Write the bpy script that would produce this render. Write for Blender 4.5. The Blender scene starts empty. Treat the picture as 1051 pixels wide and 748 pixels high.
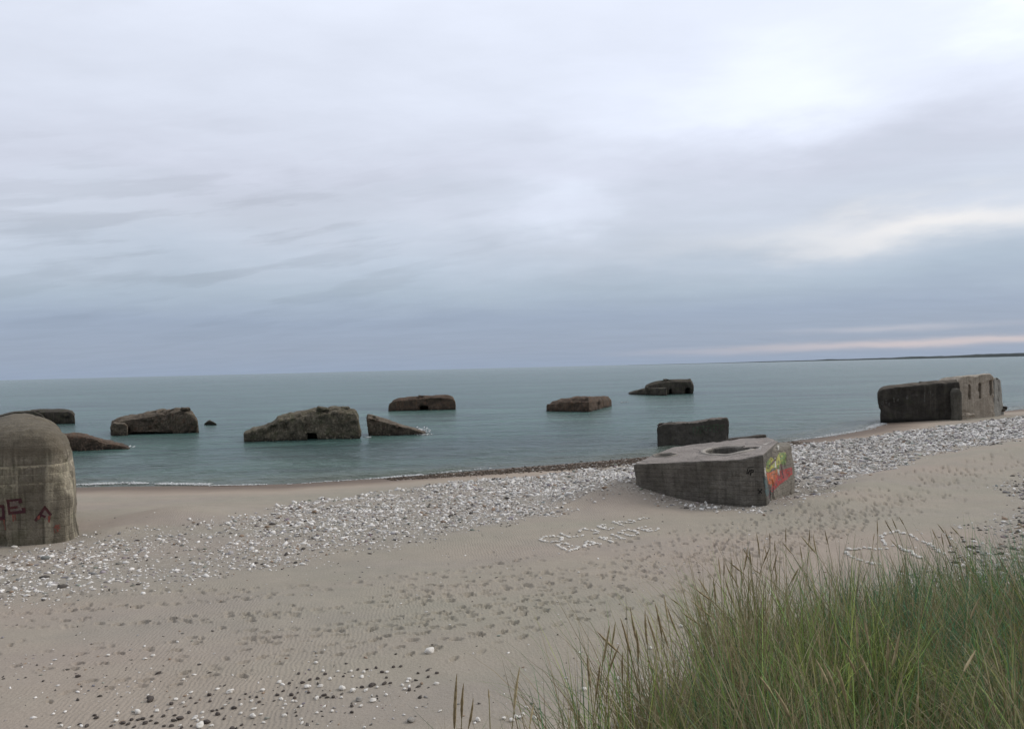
import bpy, bmesh, math, random
import numpy as np
from mathutils import Vector, noise, Matrix
from mathutils.bvhtree import BVHTree

random.seed(7)
rng = np.random.default_rng(7)
scene = bpy.context.scene
COL = scene.collection
PI = math.pi

# ------------------------------------------------------------------ camera model (photo pixels 1051 x 748)
F = 750.0
EYE = 9.0
ROLL = math.radians(1.40)
PITCH = math.radians(0.236)
cx, sx = math.cos(ROLL), math.sin(ROLL)
cp, sp = math.cos(PITCH), math.sin(PITCH)
FWD = np.array([0, cp, sp]); Z1 = np.array([0, -sp, cp]); X1 = np.array([1.0, 0, 0])
RIGHT = cx * X1 - sx * Z1
UP = sx * X1 + cx * Z1
CAM = np.array([0, 0, EYE])


def ray(u, v):
    d = FWD * F + (u - 525.5) * RIGHT + (374 - v) * UP
    return d / np.linalg.norm(d)


def at_depth(u, v, y):
    d = ray(u, v)
    return CAM + d * (y / d[1])


def at_z(u, v, z):
    d = ray(u, v)
    return CAM + d * ((z - EYE) / d[2])


# ------------------------------------------------------------------ terrain
SHORE_PX = [(-160, 508), (0, 503), (78, 500), (130, 499), (210, 498.5), (300, 496.5), (400, 490), (440, 487), (500, 482),
            (580, 476), (640, 471), (690, 466), (760, 458.5), (812, 453), (850, 448), (885, 442), (903, 435), (925, 430.5),
            (960, 427), (1000, 424), (1035, 421.5), (1051, 419.5)]
SHORE = [at_z(u, v, 0)[:2] for u, v in SHORE_PX]
SHORE = [SHORE[0] + np.array([-700, -290]), SHORE[0] + np.array([-60, -22])] + SHORE + [SHORE[-1] + np.array([60, 26]), SHORE[-1] + np.array([900, 420])]
SHORE = np.array(SHORE)


def seg_dist(P, poly, closed=False):
    """unsigned distance from points P (n,2) to a polyline and the sign (left of it = positive)"""
    best = np.full(len(P), 1e18); sgn = np.ones(len(P))
    n = len(poly)
    for i in range(n if closed else n - 1):
        a = poly[i]; b = poly[(i + 1) % n]; ab = b - a
        t = np.clip(((P - a) @ ab) / (ab @ ab), 0, 1)
        q = a + t[:, None] * ab
        d = ((P - q) ** 2).sum(1)
        m = d < best - 1e-9
        c = ab[0] * (P[:, 1] - a[1]) - ab[1] * (P[:, 0] - a[0])
        best[m] = d[m]; sgn[m] = np.where(c[m] > 0, 1, -1)
    return np.sqrt(best), sgn


def in_poly(P, poly):
    x, y = P[:, 0], P[:, 1]; r = np.zeros(len(P), bool)
    n = len(poly); j = n - 1
    for i in range(n):
        xi, yi = poly[i]; xj, yj = poly[j]
        c = ((yi > y) != (yj > y)) & (x < (xj - xi) * (y - yi) / ((yj - yi) + 1e-12) + xi)
        r ^= c; j = i
    return r


def vnoise(x, y, s=1.0, seed=0):
    """cheap smooth value noise, vectorised, in -1..1"""
    x = np.asarray(x) / s + seed * 17.31; y = np.asarray(y) / s - seed * 9.73
    xi = np.floor(x).astype(np.int64); yi = np.floor(y).astype(np.int64)
    fx = x - xi; fy = y - yi
    fx = fx * fx * (3 - 2 * fx); fy = fy * fy * (3 - 2 * fy)

    def h(a, b):
        n = (a * 374761393 + b * 668265263 + seed * 144665) & 0x7fffffff
        n = ((n ^ (n >> 13)) * 1274126177) & 0x7fffffff
        return ((n ^ (n >> 16)) & 0xffff) / 32767.5 - 1
    a = h(xi, yi) * (1 - fx) + h(xi + 1, yi) * fx
    b = h(xi, yi + 1) * (1 - fx) + h(xi + 1, yi + 1) * fx
    return a * (1 - fy) + b * fy


# dune edge (world), land side is to the right/behind
EDGE = [(-60, -27), (-6, -1.6), (-1.6, 0.6), (-0.55, 1.8), (-0.25, 2.3), (-0.08, 2.5), (0.17, 2.8), (0.43, 3.25), (0.75, 3.75),
        (1.28, 4.6), (1.85, 5.1), (2.7, 5.6), (3.6, 5.9), (5.2, 6.4), (10, 8.8), (60, 34)]
EDGE = np.array(EDGE, float)
DUNE = np.vstack([EDGE, [[400, 180], [400, -400], [-400, -400], [-400, -190]]])
RIDGE = np.array([at_z(u, v, 1.6)[:2] for u, v in [(842, 521), (875, 508), (905, 494), (950, 480), (1000, 468), (1060, 457)]])
MOUNDS = [(16.6, 41.0, 1.5, -0.28), (5.6, 41.0, 2.4, 0.85), (8.0, 42.5, 3.0, 0.55), (-18.5, 40.0, 3.0, 0.7), (-19.8, 35.5, 1.2, 0.25)]


def shore_s(P):
    d, s = seg_dist(P, SHORE)
    return -d * s          # shoreline runs left to right, land lies on its right


def height(P, dune=True):
    P = np.atleast_2d(P).astype(float)
    s = shore_s(P)
    z = np.interp(s, [-500, -60, -20, -5, 0, 4, 10, 16, 26, 36, 50, 80], [-6, -2.8, -1.2, -0.32, 0, 0.24, 0.62, 0.97, 1.44, 1.6, 2.1, 2.6])
    land = np.clip((s - 2) / 10, 0, 1)
    z = z + land * (0.10 * vnoise(P[:, 0], P[:, 1], 9, 1) + 0.05 * vnoise(P[:, 0], P[:, 1], 3.1, 2) + 0.02 * vnoise(P[:, 0], P[:, 1], 1.1, 3))
    for mx, my, r, h in MOUNDS:
        z = z + h * np.exp(-((P[:, 0] - mx) ** 2 + (P[:, 1] - my) ** 2) / (r * r))
    rd, _ = seg_dist(P, RIDGE); z = z + 0.42 * np.exp(-(rd / 1.9) ** 2)
    if dune:
        ins = in_poly(P, DUNE)
        d, _ = seg_dist(P, EDGE)
        rr = np.hypot(P[:, 0], P[:, 1])
        top = 7.46 - 0.085 * np.minimum(rr, 7) + 0.05 * vnoise(P[:, 0], P[:, 1], 0.9, 5) + 0.25 * vnoise(P[:, 0], P[:, 1], 6, 6) * np.clip(rr / 6 - 1, 0, 1)
        face = top - 0.68 * np.maximum(d - 0.1, 0)
        zd = np.where(ins, top, face)
        k = 0.35                                             # soft foot
        h = np.clip(0.5 + 0.5 * (zd - z) / k, 0, 1)
        z = z * (1 - h) + zd * h + k * h * (1 - h)
    return z


def hz(x, y):
    return float(height(np.array([[x, y]]))[0])


def hit(u, v, dune=False):
    """where the view ray through a photo pixel meets the beach"""
    d = ray(u, v)
    t = np.linspace(6, 400, 3000)
    P = CAM[None] + t[:, None] * d[None]
    below = P[:, 2] < np.maximum(height(P[:, :2], dune), 0)
    i = int(np.argmax(below)) if below.any() else len(t) - 1
    lo, hi = t[max(i - 1, 0)], t[i]
    for _ in range(14):
        m = (lo + hi) / 2; p = CAM + m * d
        if p[2] < max(height(p[None, :2], dune)[0], 0): hi = m
        else: lo = m
    p = CAM + hi * d
    return p


# ------------------------------------------------------------------ object helpers
def tag(o, label=None, cat=None, group=None, kind=None):
    if label: o['label'] = label
    if cat: o['category'] = cat
    if group: o['group'] = group
    if kind: o['kind'] = kind
    return o


def link(o, parent=None):
    COL.objects.link(o)
    if parent is not None:
        o.parent = parent
        o.matrix_parent_inverse = Matrix.Translation(-parent.location)
    return o


def empty(name, loc):
    o = bpy.data.objects.new(name, None); o.location = loc; o.empty_display_size = 0.3
    return link(o)


def np_mesh(name, V, Fc, mat=None, smooth=True, attrs=None, colors=None):
    """V (n,3); Fc (m,k) all same size, or list of such arrays"""
    me = bpy.data.meshes.new(name)
    Fs = Fc if isinstance(Fc, list) else [Fc]
    me.vertices.add(len(V)); me.vertices.foreach_set('co', np.asarray(V, np.float32).ravel())
    nl = sum(f.size for f in Fs); npol = sum(len(f) for f in Fs)
    me.loops.add(nl); me.loops.foreach_set('vertex_index', np.concatenate([f.ravel() for f in Fs]).astype(np.int32))
    tot = np.concatenate([np.full(len(f), f.shape[1]) for f in Fs]).astype(np.int32)
    st = np.concatenate([[0], np.cumsum(tot)[:-1]]).astype(np.int32)
    me.polygons.add(npol); me.polygons.foreach_set('loop_start', st); me.polygons.foreach_set('loop_total', tot)
    me.polygons.foreach_set('use_smooth', np.full(npol, smooth))
    me.update(calc_edges=True)
    for k, a in (attrs or {}).items():
        at = me.attributes.new(k, 'FLOAT', 'POINT'); at.data.foreach_set('value', np.asarray(a, np.float32))
    if colors is not None:
        at = me.attributes.new('tint', 'FLOAT_COLOR', 'POINT')
        c = np.ones((len(V), 4), np.float32); c[:, :3] = colors; at.data.foreach_set('color', c.ravel())
    if mat: me.materials.append(mat)
    return me


def mesh_obj(name, me, parent=None, loc=None):
    o = bpy.data.objects.new(name, me)
    if loc is not None: o.location = loc
    return link(o, parent)


# ------------------------------------------------------------------ node helper
class NT:
    def __init__(s, tree): s.t = tree; s.n = tree.nodes; s.l = tree.links
    def node(s, typ, **kw):
        n = s.n.new(typ)
        for k, v in kw.items():
            if k.startswith('i_'):
                n.inputs[k[2:].replace('_', ' ')].default_value = v
            else: setattr(n, k, v)
        return n
    def put(s, sock, v):
        if hasattr(v, 'is_output'): s.l.new(v, sock)
        elif isinstance(v, (tuple, list)) and sock.type == 'RGBA' and len(v) == 3: sock.default_value = (*v, 1)
        else: sock.default_value = v
    def m(s, op, a, b=None, c=None, clamp=False):
        n = s.n.new('ShaderNodeMath'); n.operation = op; n.use_clamp = clamp
        s.put(n.inputs[0], a)
        if b is not None: s.put(n.inputs[1], b)
        if c is not None: s.put(n.inputs[2], c)
        return n.outputs[0]
    def mix(s, f, a, b, mode='MIX'):
        n = s.n.new('ShaderNodeMix'); n.data_type = 'RGBA'; n.blend_type = mode
        s.put(n.inputs[0], f); s.put(n.inputs[6], a); s.put(n.inputs[7], b)
        return n.outputs[2]
    def ramp(s, f, stops, interp='LINEAR'):
        n = s.n.new('ShaderNodeValToRGB'); e = n.color_ramp.elements; n.color_ramp.interpolation = interp
        while len(e) < len(stops): e.new(0.5)
        for i, (p, c) in enumerate(stops):
            e[i].position = p
            e[i].color = (c, c, c, 1) if isinstance(c, (int, float)) else (*c, 1)
        s.put(n.inputs[0], f)
        return n.outputs[0]
    def noise(s, vec, scale, detail=4, rough=0.55, dist=0.0):
        n = s.n.new('ShaderNodeTexNoise'); s.put(n.inputs['Vector'], vec)
        n.inputs['Scale'].default_value = scale; n.inputs['Detail'].default_value = detail
        n.inputs['Roughness'].default_value = rough; n.inputs['Distortion'].default_value = dist
        return n.outputs[0]
    def mapping(s, vec, scale=(1, 1, 1), rot=(0, 0, 0), loc=(0, 0, 0)):
        n = s.n.new('ShaderNodeMapping'); s.put(n.inputs[0], vec)
        n.inputs['Scale'].default_value = scale; n.inputs['Rotation'].default_value = rot; n.inputs['Location'].default_value = loc
        return n.outputs[0]
    def attr(s, name, out=2):
        n = s.n.new('ShaderNodeAttribute'); n.attribute_name = name
        return n.outputs[out]


def srgb(r, g, b):
    f = lambda c: (c / 255 / 12.92) if c <= 10 else ((c / 255 + 0.055) / 1.055) ** 2.4
    return (f(r), f(g), f(b))


def new_mat(name):
    m = bpy.data.materials.new(name); m.use_nodes = True
    t = NT(m.node_tree); b = m.node_tree.nodes['Principled BSDF']
    return m, t, b


def pos(t):
    return t.node('ShaderNodeNewGeometry').outputs['Position']


# ------------------------------------------------------------------ world
SUN_AZ, SUN_EL = math.radians(74), math.radians(33)     # azimuth from +Y towards +X


def build_world():
    w = bpy.data.worlds.new('World'); scene.world = w; w.use_nodes = True
    t = NT(w.node_tree); bg = w.node_tree.nodes['Background']
    d = t.node('ShaderNodeTexCoord').outputs['Generated']
    nz = t.node('ShaderNodeVectorMath', operation='NORMALIZE'); t.put(nz.inputs[0], d)
    sep = t.node('ShaderNodeSeparateXYZ'); t.put(sep.inputs[0], nz.outputs[0])
    x, y, z = sep.outputs
    az = t.m('MULTIPLY', t.m('ARCTAN2', x, y), 180 / PI)
    el = t.m('MULTIPLY', t.m('ARCSINE', z), 180 / PI)
    # cloud deck: flat layer seen in perspective
    zz = t.m('ADD', t.m('MAXIMUM', z, 0.0), 0.10)
    cmb = t.node('ShaderNodeCombineXYZ'); t.put(cmb.inputs[0], t.m('DIVIDE', x, zz)); t.put(cmb.inputs[1], t.m('DIVIDE', y, zz))
    deck = cmb.outputs[0]
    n1 = t.noise(t.mapping(deck, (0.55, 0.9, 1), (0, 0, math.radians(24))), 1.0, 6, 0.55, 0.5)
    n2 = t.noise(t.mapping(deck, (1.1, 2.6, 1), (0, 0, math.radians(20)), (3.3, 1.7, 0)), 1.3, 7, 0.6, 0.3)
    # angular coordinates, warped
    cv = t.node('ShaderNodeCombineXYZ'); t.put(cv.inputs[0], t.m('MULTIPLY', az, 0.05)); t.put(cv.inputs[1], t.m('MULTIPLY', el, 0.16))
    wv = t.noise(cv.outputs[0], 1.0, 5, 0.55)
    wv2 = t.noise(t.mapping(cv.outputs[0], (1, 1, 1), (0, 0, 0), (7, 3, 1)), 1.6, 5, 0.55)
    azw = t.m('ADD', az, t.m('MULTIPLY', t.m('SUBTRACT', wv, 0.5), 22.0))
    elw = t.m('ADD', el, t.m('MULTIPLY', t.m('SUBTRACT', wv2, 0.5), t.m('MINIMUM', t.m('MULTIPLY', el, 0.65), 9.0)))

    def lobe(a, e, sa, se, amp, A=azw, E=elw):
        p = t.m('ADD', t.m('POWER', t.m('DIVIDE', t.m('SUBTRACT', A, a), sa), 2.0), t.m('POWER', t.m('DIVIDE', t.m('SUBTRACT', E, e), se), 2.0))
        return t.m('MULTIPLY', t.m('EXPONENT', t.m('MULTIPLY', p, -1.0)), amp)
    S = lambda r, g, b: srgb(r, g, b)
    base = t.ramp(t.m('DIVIDE', elw, 90.0, clamp=True), [
        (0.0, S(143, 157, 178)), (0.018, S(145, 157, 176)), (0.042, S(148, 161, 181)), (0.065, S(164, 177, 192)), (0.095, S(181, 191, 205)),
        (0.125, S(193, 200, 213)), (0.16, S(198, 203, 217)), (0.22, S(210, 216, 230)), (0.30, S(219, 225, 239)), (0.55, S(233, 237, 245)), (1.0, S(238, 241, 246))])
    val = t.m('ADD', t.m('ADD', 0.97, t.m('MINIMUM', t.m('MULTIPLY', el, 0.003), 0.045)), t.m('MULTIPLY', t.m('SUBTRACT', n1, 0.5), t.m('MINIMUM', t.m('MULTIPLY', el, 0.030), 0.34)))
    val = t.m('ADD', val, t.m('MULTIPLY', t.m('SUBTRACT', n2, 0.5), 0.15))
    lob = [lobe(24.0, 18.4, 8, 2.8, 0.16), lobe(17, 20.0, 9, 2.6, 0.09), lobe(39, 24.5, 4.5, 4.5, 0.32), lobe(70, 30, 26, 16, 0.7),
           lobe(4.0, 12.2, 3.2, 2.2, 0.17), lobe(9, 18.5, 8, 4, 0.06), lobe(28, 13.6, 12, 1.8, -0.06), lobe(8, 9.5, 10, 3, -0.06),
           lobe(-36, 24, 9, 7, -0.10), lobe(-18, 12.5, 8, 2.2, -0.07), lobe(40, 15.0, 9, 2.4, -0.03)]
    for q in lob: val = t.m('ADD', val, q)
    # thin darker streaks of low cloud on the left
    cs = t.node('ShaderNodeCombineXYZ'); t.put(cs.inputs[0], t.m('MULTIPLY', az, 0.085)); t.put(cs.inputs[1], t.m('SUBTRACT', t.m('MULTIPLY', el, 0.62), t.m('MULTIPLY', az, 0.10)))
    st = t.noise(t.mapping(cs.outputs[0], (1, 1, 1), (0, 0, 0), (1.3, 2.7, 0)), 1.0, 5, 0.55)
    stm = t.m('MULTIPLY', t.ramp(st, [(0.50, 0.0), (0.60, 1.0)]), lobe(-24, 9.5, 22, 6.0, 1.0, az, el))
    val = t.m('SUBTRACT', val, t.m('MULTIPLY', stm, 0.13))
    # unseen sky behind the camera, dimmed to darken faces turned towards it
    back = t.ramp(t.m('MULTIPLY', t.m('ADD', y, 1.0), 0.5), [(0.25, 0.66), (0.62, 1.0)])
    val = t.m('MULTIPLY', val, back)
    vm = t.node('ShaderNodeVectorMath', operation='SCALE'); t.put(vm.inputs[0], base); t.put(vm.inputs['Scale'], val)
    col = vm.outputs[0]
    # brighter cloud bank low on the right, and the warm gap above the sea
    bar = lobe(30, 9.2, 13, 1.15, 0.75)
    col = t.mix(t.m('MULTIPLY', bar, 1.0, clamp=True), col, S(236, 232, 229))
    gn = t.noise(t.mapping(cv.outputs[0], (2.2, 4, 1), (0, 0, 0), (1, 9, 0)), 1.0, 6, 0.62)
    elg = t.m('ADD', el, t.m('MULTIPLY', t.m('SUBTRACT', gn, 0.5), 0.9))
    gap = t.m('MULTIPLY', t.m('EXPONENT', t.m('MULTIPLY', t.m('POWER', t.m('DIVIDE', t.m('SUBTRACT', elg, t.m('ADD', 0.72, t.m('MULTIPLY', az, 0.010))), 0.26), 2.0), -1.0)),
              t.ramp(t.m('DIVIDE', t.m('ADD', az, 10.0), 80.0, clamp=True), [(0.20, 0.0), (0.34, 0.22), (0.48, 0.55), (0.8, 0.5), (1, 0)]))
    col = t.mix(gap, col, S(216, 198, 193))
    gap2 = lobe(28, 2.1, 7, 0.22, 0.35, azw, elg)
    col = t.mix(gap2, col, S(200, 196, 202))
    up = t.node('ShaderNodeVectorMath', operation='SCALE'); t.put(up.inputs[0], col); up.inputs['Scale'].default_value = 10.0
    sky = t.node('ShaderNodeTexSky'); sky.sky_type = 'NISHITA'; sky.sun_disc = False
    sky.sun_elevation = SUN_EL; sky.sun_rotation = SUN_AZ
    out = t.mix(0.96, sky.outputs[0], up.outputs[0])
    t.put(bg.inputs[0], out); bg.inputs[1].default_value = 0.1
    li = bpy.data.lights.new('sun', 'SUN'); li.energy = 1.5; li.angle = math.radians(14); li.color = (1.0, 0.95, 0.88)
    so = bpy.data.objects.new('sun', li); COL.objects.link(so)
    dv = Vector((math.sin(SUN_AZ) * math.cos(SUN_EL), math.cos(SUN_AZ) * math.cos(SUN_EL), math.sin(SUN_EL)))
    so.rotation_euler = dv.to_track_quat('Z', 'Y').to_euler(); so.location = (60, 20, 60)


# ------------------------------------------------------------------ materials
def mat_beach():
    m, t, b = new_mat('beach_sand')
    p = pos(t)
    wet = t.attr('shore'); sh = t.attr('shingle'); veg = t.attr('dune')
    ang = math.radians(26)
    big = t.noise(t.mapping(p, (0.05, 0.16, 0.05), (0, 0, -ang)), 1.0, 4, 0.5)
    big2 = t.noise(t.mapping(p, (0.09, 0.25, 0.1), (0, 0, -ang), (4, 9, 2)), 1.0, 4, 0.5)
    mid = t.noise(p, 0.9, 5, 0.6)
    fine = t.noise(p, 14.0, 4, 0.65)
    grain = t.noise(p, 90.0, 2, 0.6)
    c = t.mix(t.ramp(big, [(0.38, 0.0), (0.62, 1.0)]), (0.318, 0.268, 0.222), (0.278, 0.258, 0.208))
    c = t.mix(t.m('MULTIPLY', t.ramp(big2, [(0.5, 0.0), (0.72, 1.0)]), 0.55), c, (0.27, 0.235, 0.215))
    c = t.mix(t.m('MULTIPLY', t.ramp(mid, [(0.35, 0.0), (0.7, 1.0)]), 0.30), c, (0.40, 0.345, 0.28))
    c = t.mix(t.m('MULTIPLY', t.ramp(fine, [(0.35, 1.0), (0.6, 0.0)]), 0.28), c, (0.20, 0.165, 0.13))
    c = t.mix(t.m('MULTIPLY', t.ramp(grain, [(0.3, 1.0), (0.5, 0.0)]), 0.30), c, (0.17, 0.14, 0.115))
    # gravelly sand below the shingle
    vo = t.node('ShaderNodeTexVoronoi', i_Scale=11.0); t.put(vo.inputs['Vector'], p)
    grav = t.mix(t.ramp(vo.outputs['Color'], [(0.2, 0.0), (0.75, 1.0)]), (0.17, 0.15, 0.13), (0.31, 0.285, 0.25))
    c = t.mix(t.m('MULTIPLY', sh, 0.75), c, grav)
    # clean pale beach face, then sand wetted by the swash
    face = t.ramp(t.m('DIVIDE', wet, 14.0, clamp=True), [(0.25, 1.0), (0.7, 0.0)])
    c = t.mix(t.m('MULTIPLY', face, t.m('SUBTRACT', 0.6, t.m('MULTIPLY', sh, 0.5), clamp=True)), c, (0.36, 0.285, 0.22))
    wn = t.m('ADD', wet, t.m('MULTIPLY', t.m('SUBTRACT', t.noise(p, 0.25, 4, 0.55), 0.5), 3.2))
    wf = t.ramp(t.m('DIVIDE', wn, 10.0, clamp=True), [(0.22, 1.0), (0.62, 0.0)])
    c = t.mix(wf, c, (0.150, 0.115, 0.090))
    c = t.mix(t.m('MULTIPLY', veg, 0.6), c, (0.13, 0.11, 0.075))
    t.put(b.inputs['Base Color'], c)
    t.put(b.inputs['Roughness'], t.m('SUBTRACT', 0.95, t.m('MULTIPLY', wf, 0.2)))
    b.inputs['Specular IOR Level'].default_value = 0.12
    # wind ripples: crests run down the beach
    ww = t.node('ShaderNodeTexWave', wave_type='BANDS', bands_direction='X', wave_profile='SIN')
    t.put(ww.inputs['Vector'], t.mapping(p, (1, 1, 1), (0, 0, math.radians(-8))))
    ww.inputs['Scale'].default_value = 2.7; ww.inputs['Distortion'].default_value = 9.0; ww.inputs['Detail'].default_value = 3
    ww.inputs['Detail Scale'].default_value = 0.55; ww.inputs['Detail Roughness'].default_value = 0.6
    rm = t.m('MULTIPLY', t.ramp(t.noise(p, 0.16, 3, 0.5), [(0.42, 0.0), (0.62, 1.0)]), t.m('SUBTRACT', 1.0, t.m('MAXIMUM', sh, t.m('MAXIMUM', wf, veg)), clamp=True))
    h = t.m('MULTIPLY', t.m('MULTIPLY', ww.outputs['Fac'], rm), 0.0085)
    h = t.m('ADD', h, t.m('MULTIPLY', fine, 0.022)); h = t.m('ADD', h, t.m('MULTIPLY', mid, 0.05)); h = t.m('ADD', h, t.m('MULTIPLY', grain, 0.004))
    bp = t.node('ShaderNodeBump', i_Strength=1.0, i_Distance=1.0); t.put(bp.inputs['Height'], h); t.put(b.inputs['Normal'], bp.outputs[0])
    return m


def mat_water():
    m, t, b = new_mat('sea_water')
    p = pos(t); ang = math.radians(26)
    s = t.attr('shore')
    big = t.noise(t.mapping(p, (0.004, 0.022, 1), (0, 0, -ang)), 1.0, 4, 0.55)
    big2 = t.noise(t.mapping(p, (0.012, 0.06, 1), (0, 0, -ang), (5, 2, 0)), 1.0, 4, 0.55)
    c = t.mix(t.ramp(big, [(0.38, 0.0), (0.62, 1.0)]), (0.050, 0.104, 0.088), (0.084, 0.158, 0.132))
    c = t.mix(t.m('MULTIPLY', t.ramp(big2, [(0.45, 0.0), (0.65, 1.0)]), 0.6), c, (0.036, 0.062, 0.068))
    big3 = t.noise(t.mapping(p, (0.05, 0.30, 1), (0, 0, -ang), (2, 7, 0)), 1.0, 5, 0.6)
    c = t.mix(t.m('MULTIPLY', t.ramp(big3, [(0.46, 0.0), (0.62, 1.0)]), 0.7), c, (0.022, 0.046, 0.046))
    near = t.ramp(t.m('DIVIDE', t.m('MULTIPLY', s, -1.0), 30.0, clamp=True), [(0.0, 1.0), (0.08, 0.75), (0.25, 0.3), (1.0, 0.0)])
    c = t.mix(t.m('MULTIPLY', near, 0.8), c, (0.120, 0.122, 0.094))
    t.put(b.inputs['Base Color'], c)
    b.inputs['Roughness'].default_value = 0.2; b.inputs['IOR'].default_value = 1.33; b.inputs['Specular IOR Level'].default_value = 0.36
    w1 = t.noise(t.mapping(p, (0.35, 0.9, 1), (0, 0, -ang)), 1.0, 6, 0.62, 0.4)
    w2 = t.noise(t.mapping(p, (0.07, 0.22, 1), (0, 0, -ang + 0.25)), 1.0, 4, 0.6, 0.4)
    w3 = t.noise(t.mapping(p, (1.5, 3.2, 1), (0, 0, -ang - 0.2)), 1.0, 3, 0.6, 0.3)
    h = t.m('ADD', t.m('ADD', t.m('MULTIPLY', w1, 0.75), t.m('MULTIPLY', w2, 1.4)), t.m('MULTIPLY', w3, 0.3))
    bp = t.node('ShaderNodeBump', i_Strength=1.0, i_Distance=1.0); t.put(bp.inputs['Height'], h); t.put(b.inputs['Normal'], bp.outputs[0])
    return m


def mat_tint(name, rough=0.85, spec=0.2, nscale=30, namt=0.35, trans=0.0, bump=0.0):
    """colour from the mesh's own tint attribute, broken up by noise"""
    m, t, b = new_mat(name)
    c = t.attr('tint', 0); p = pos(t)
    n = t.noise(p, nscale, 4, 0.6)
    dark = t.mix(1.0, c, (1 - namt, 1 - namt, 1 - namt), 'MULTIPLY')
    cc = t.mix(t.ramp(n, [(0.35, 0.0), (0.65, 1.0)]), dark, c)
    t.put(b.inputs['Base Color'], cc)
    b.inputs['Roughness'].default_value = rough; b.inputs['Specular IOR Level'].default_value = spec
    if bump:
        bp = t.node('ShaderNodeBump', i_Strength=0.6, i_Distance=bump); t.put(bp.inputs['Height'], n); t.put(b.inputs['Normal'], bp.outputs[0])
    if trans:
        tr = t.node('ShaderNodeBsdfTranslucent'); t.put(tr.inputs[0], cc)
        mx = t.node('ShaderNodeMixShader'); mx.inputs[0].default_value = trans
        out = m.node_tree.nodes['Material Output']
        t.l.new(b.outputs[0], mx.inputs[1]); t.l.new(tr.outputs[0], mx.inputs[2]); t.l.new(mx.outputs[0], out.inputs[0])
    return m


def mat_stone(name, c1, c2, scale=14):
    m, t, b = new_mat(name)
    o = t.node('ShaderNodeTexCoord').outputs['Object']
    n = t.noise(o, scale, 5, 0.6)
    c = t.mix(t.ramp(n, [(0.35, 0.0), (0.68, 1.0)]), c1, c2)
    t.put(b.inputs['Base Color'], c); b.inputs['Roughness'].default_value = 0.8; b.inputs['Specular IOR Level'].default_value = 0.25
    bp = t.node('ShaderNodeBump', i_Strength=0.5, i_Distance=0.02); t.put(bp.inputs['Height'], n); t.put(b.inputs['Normal'], bp.outputs[0])
    return m


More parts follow.
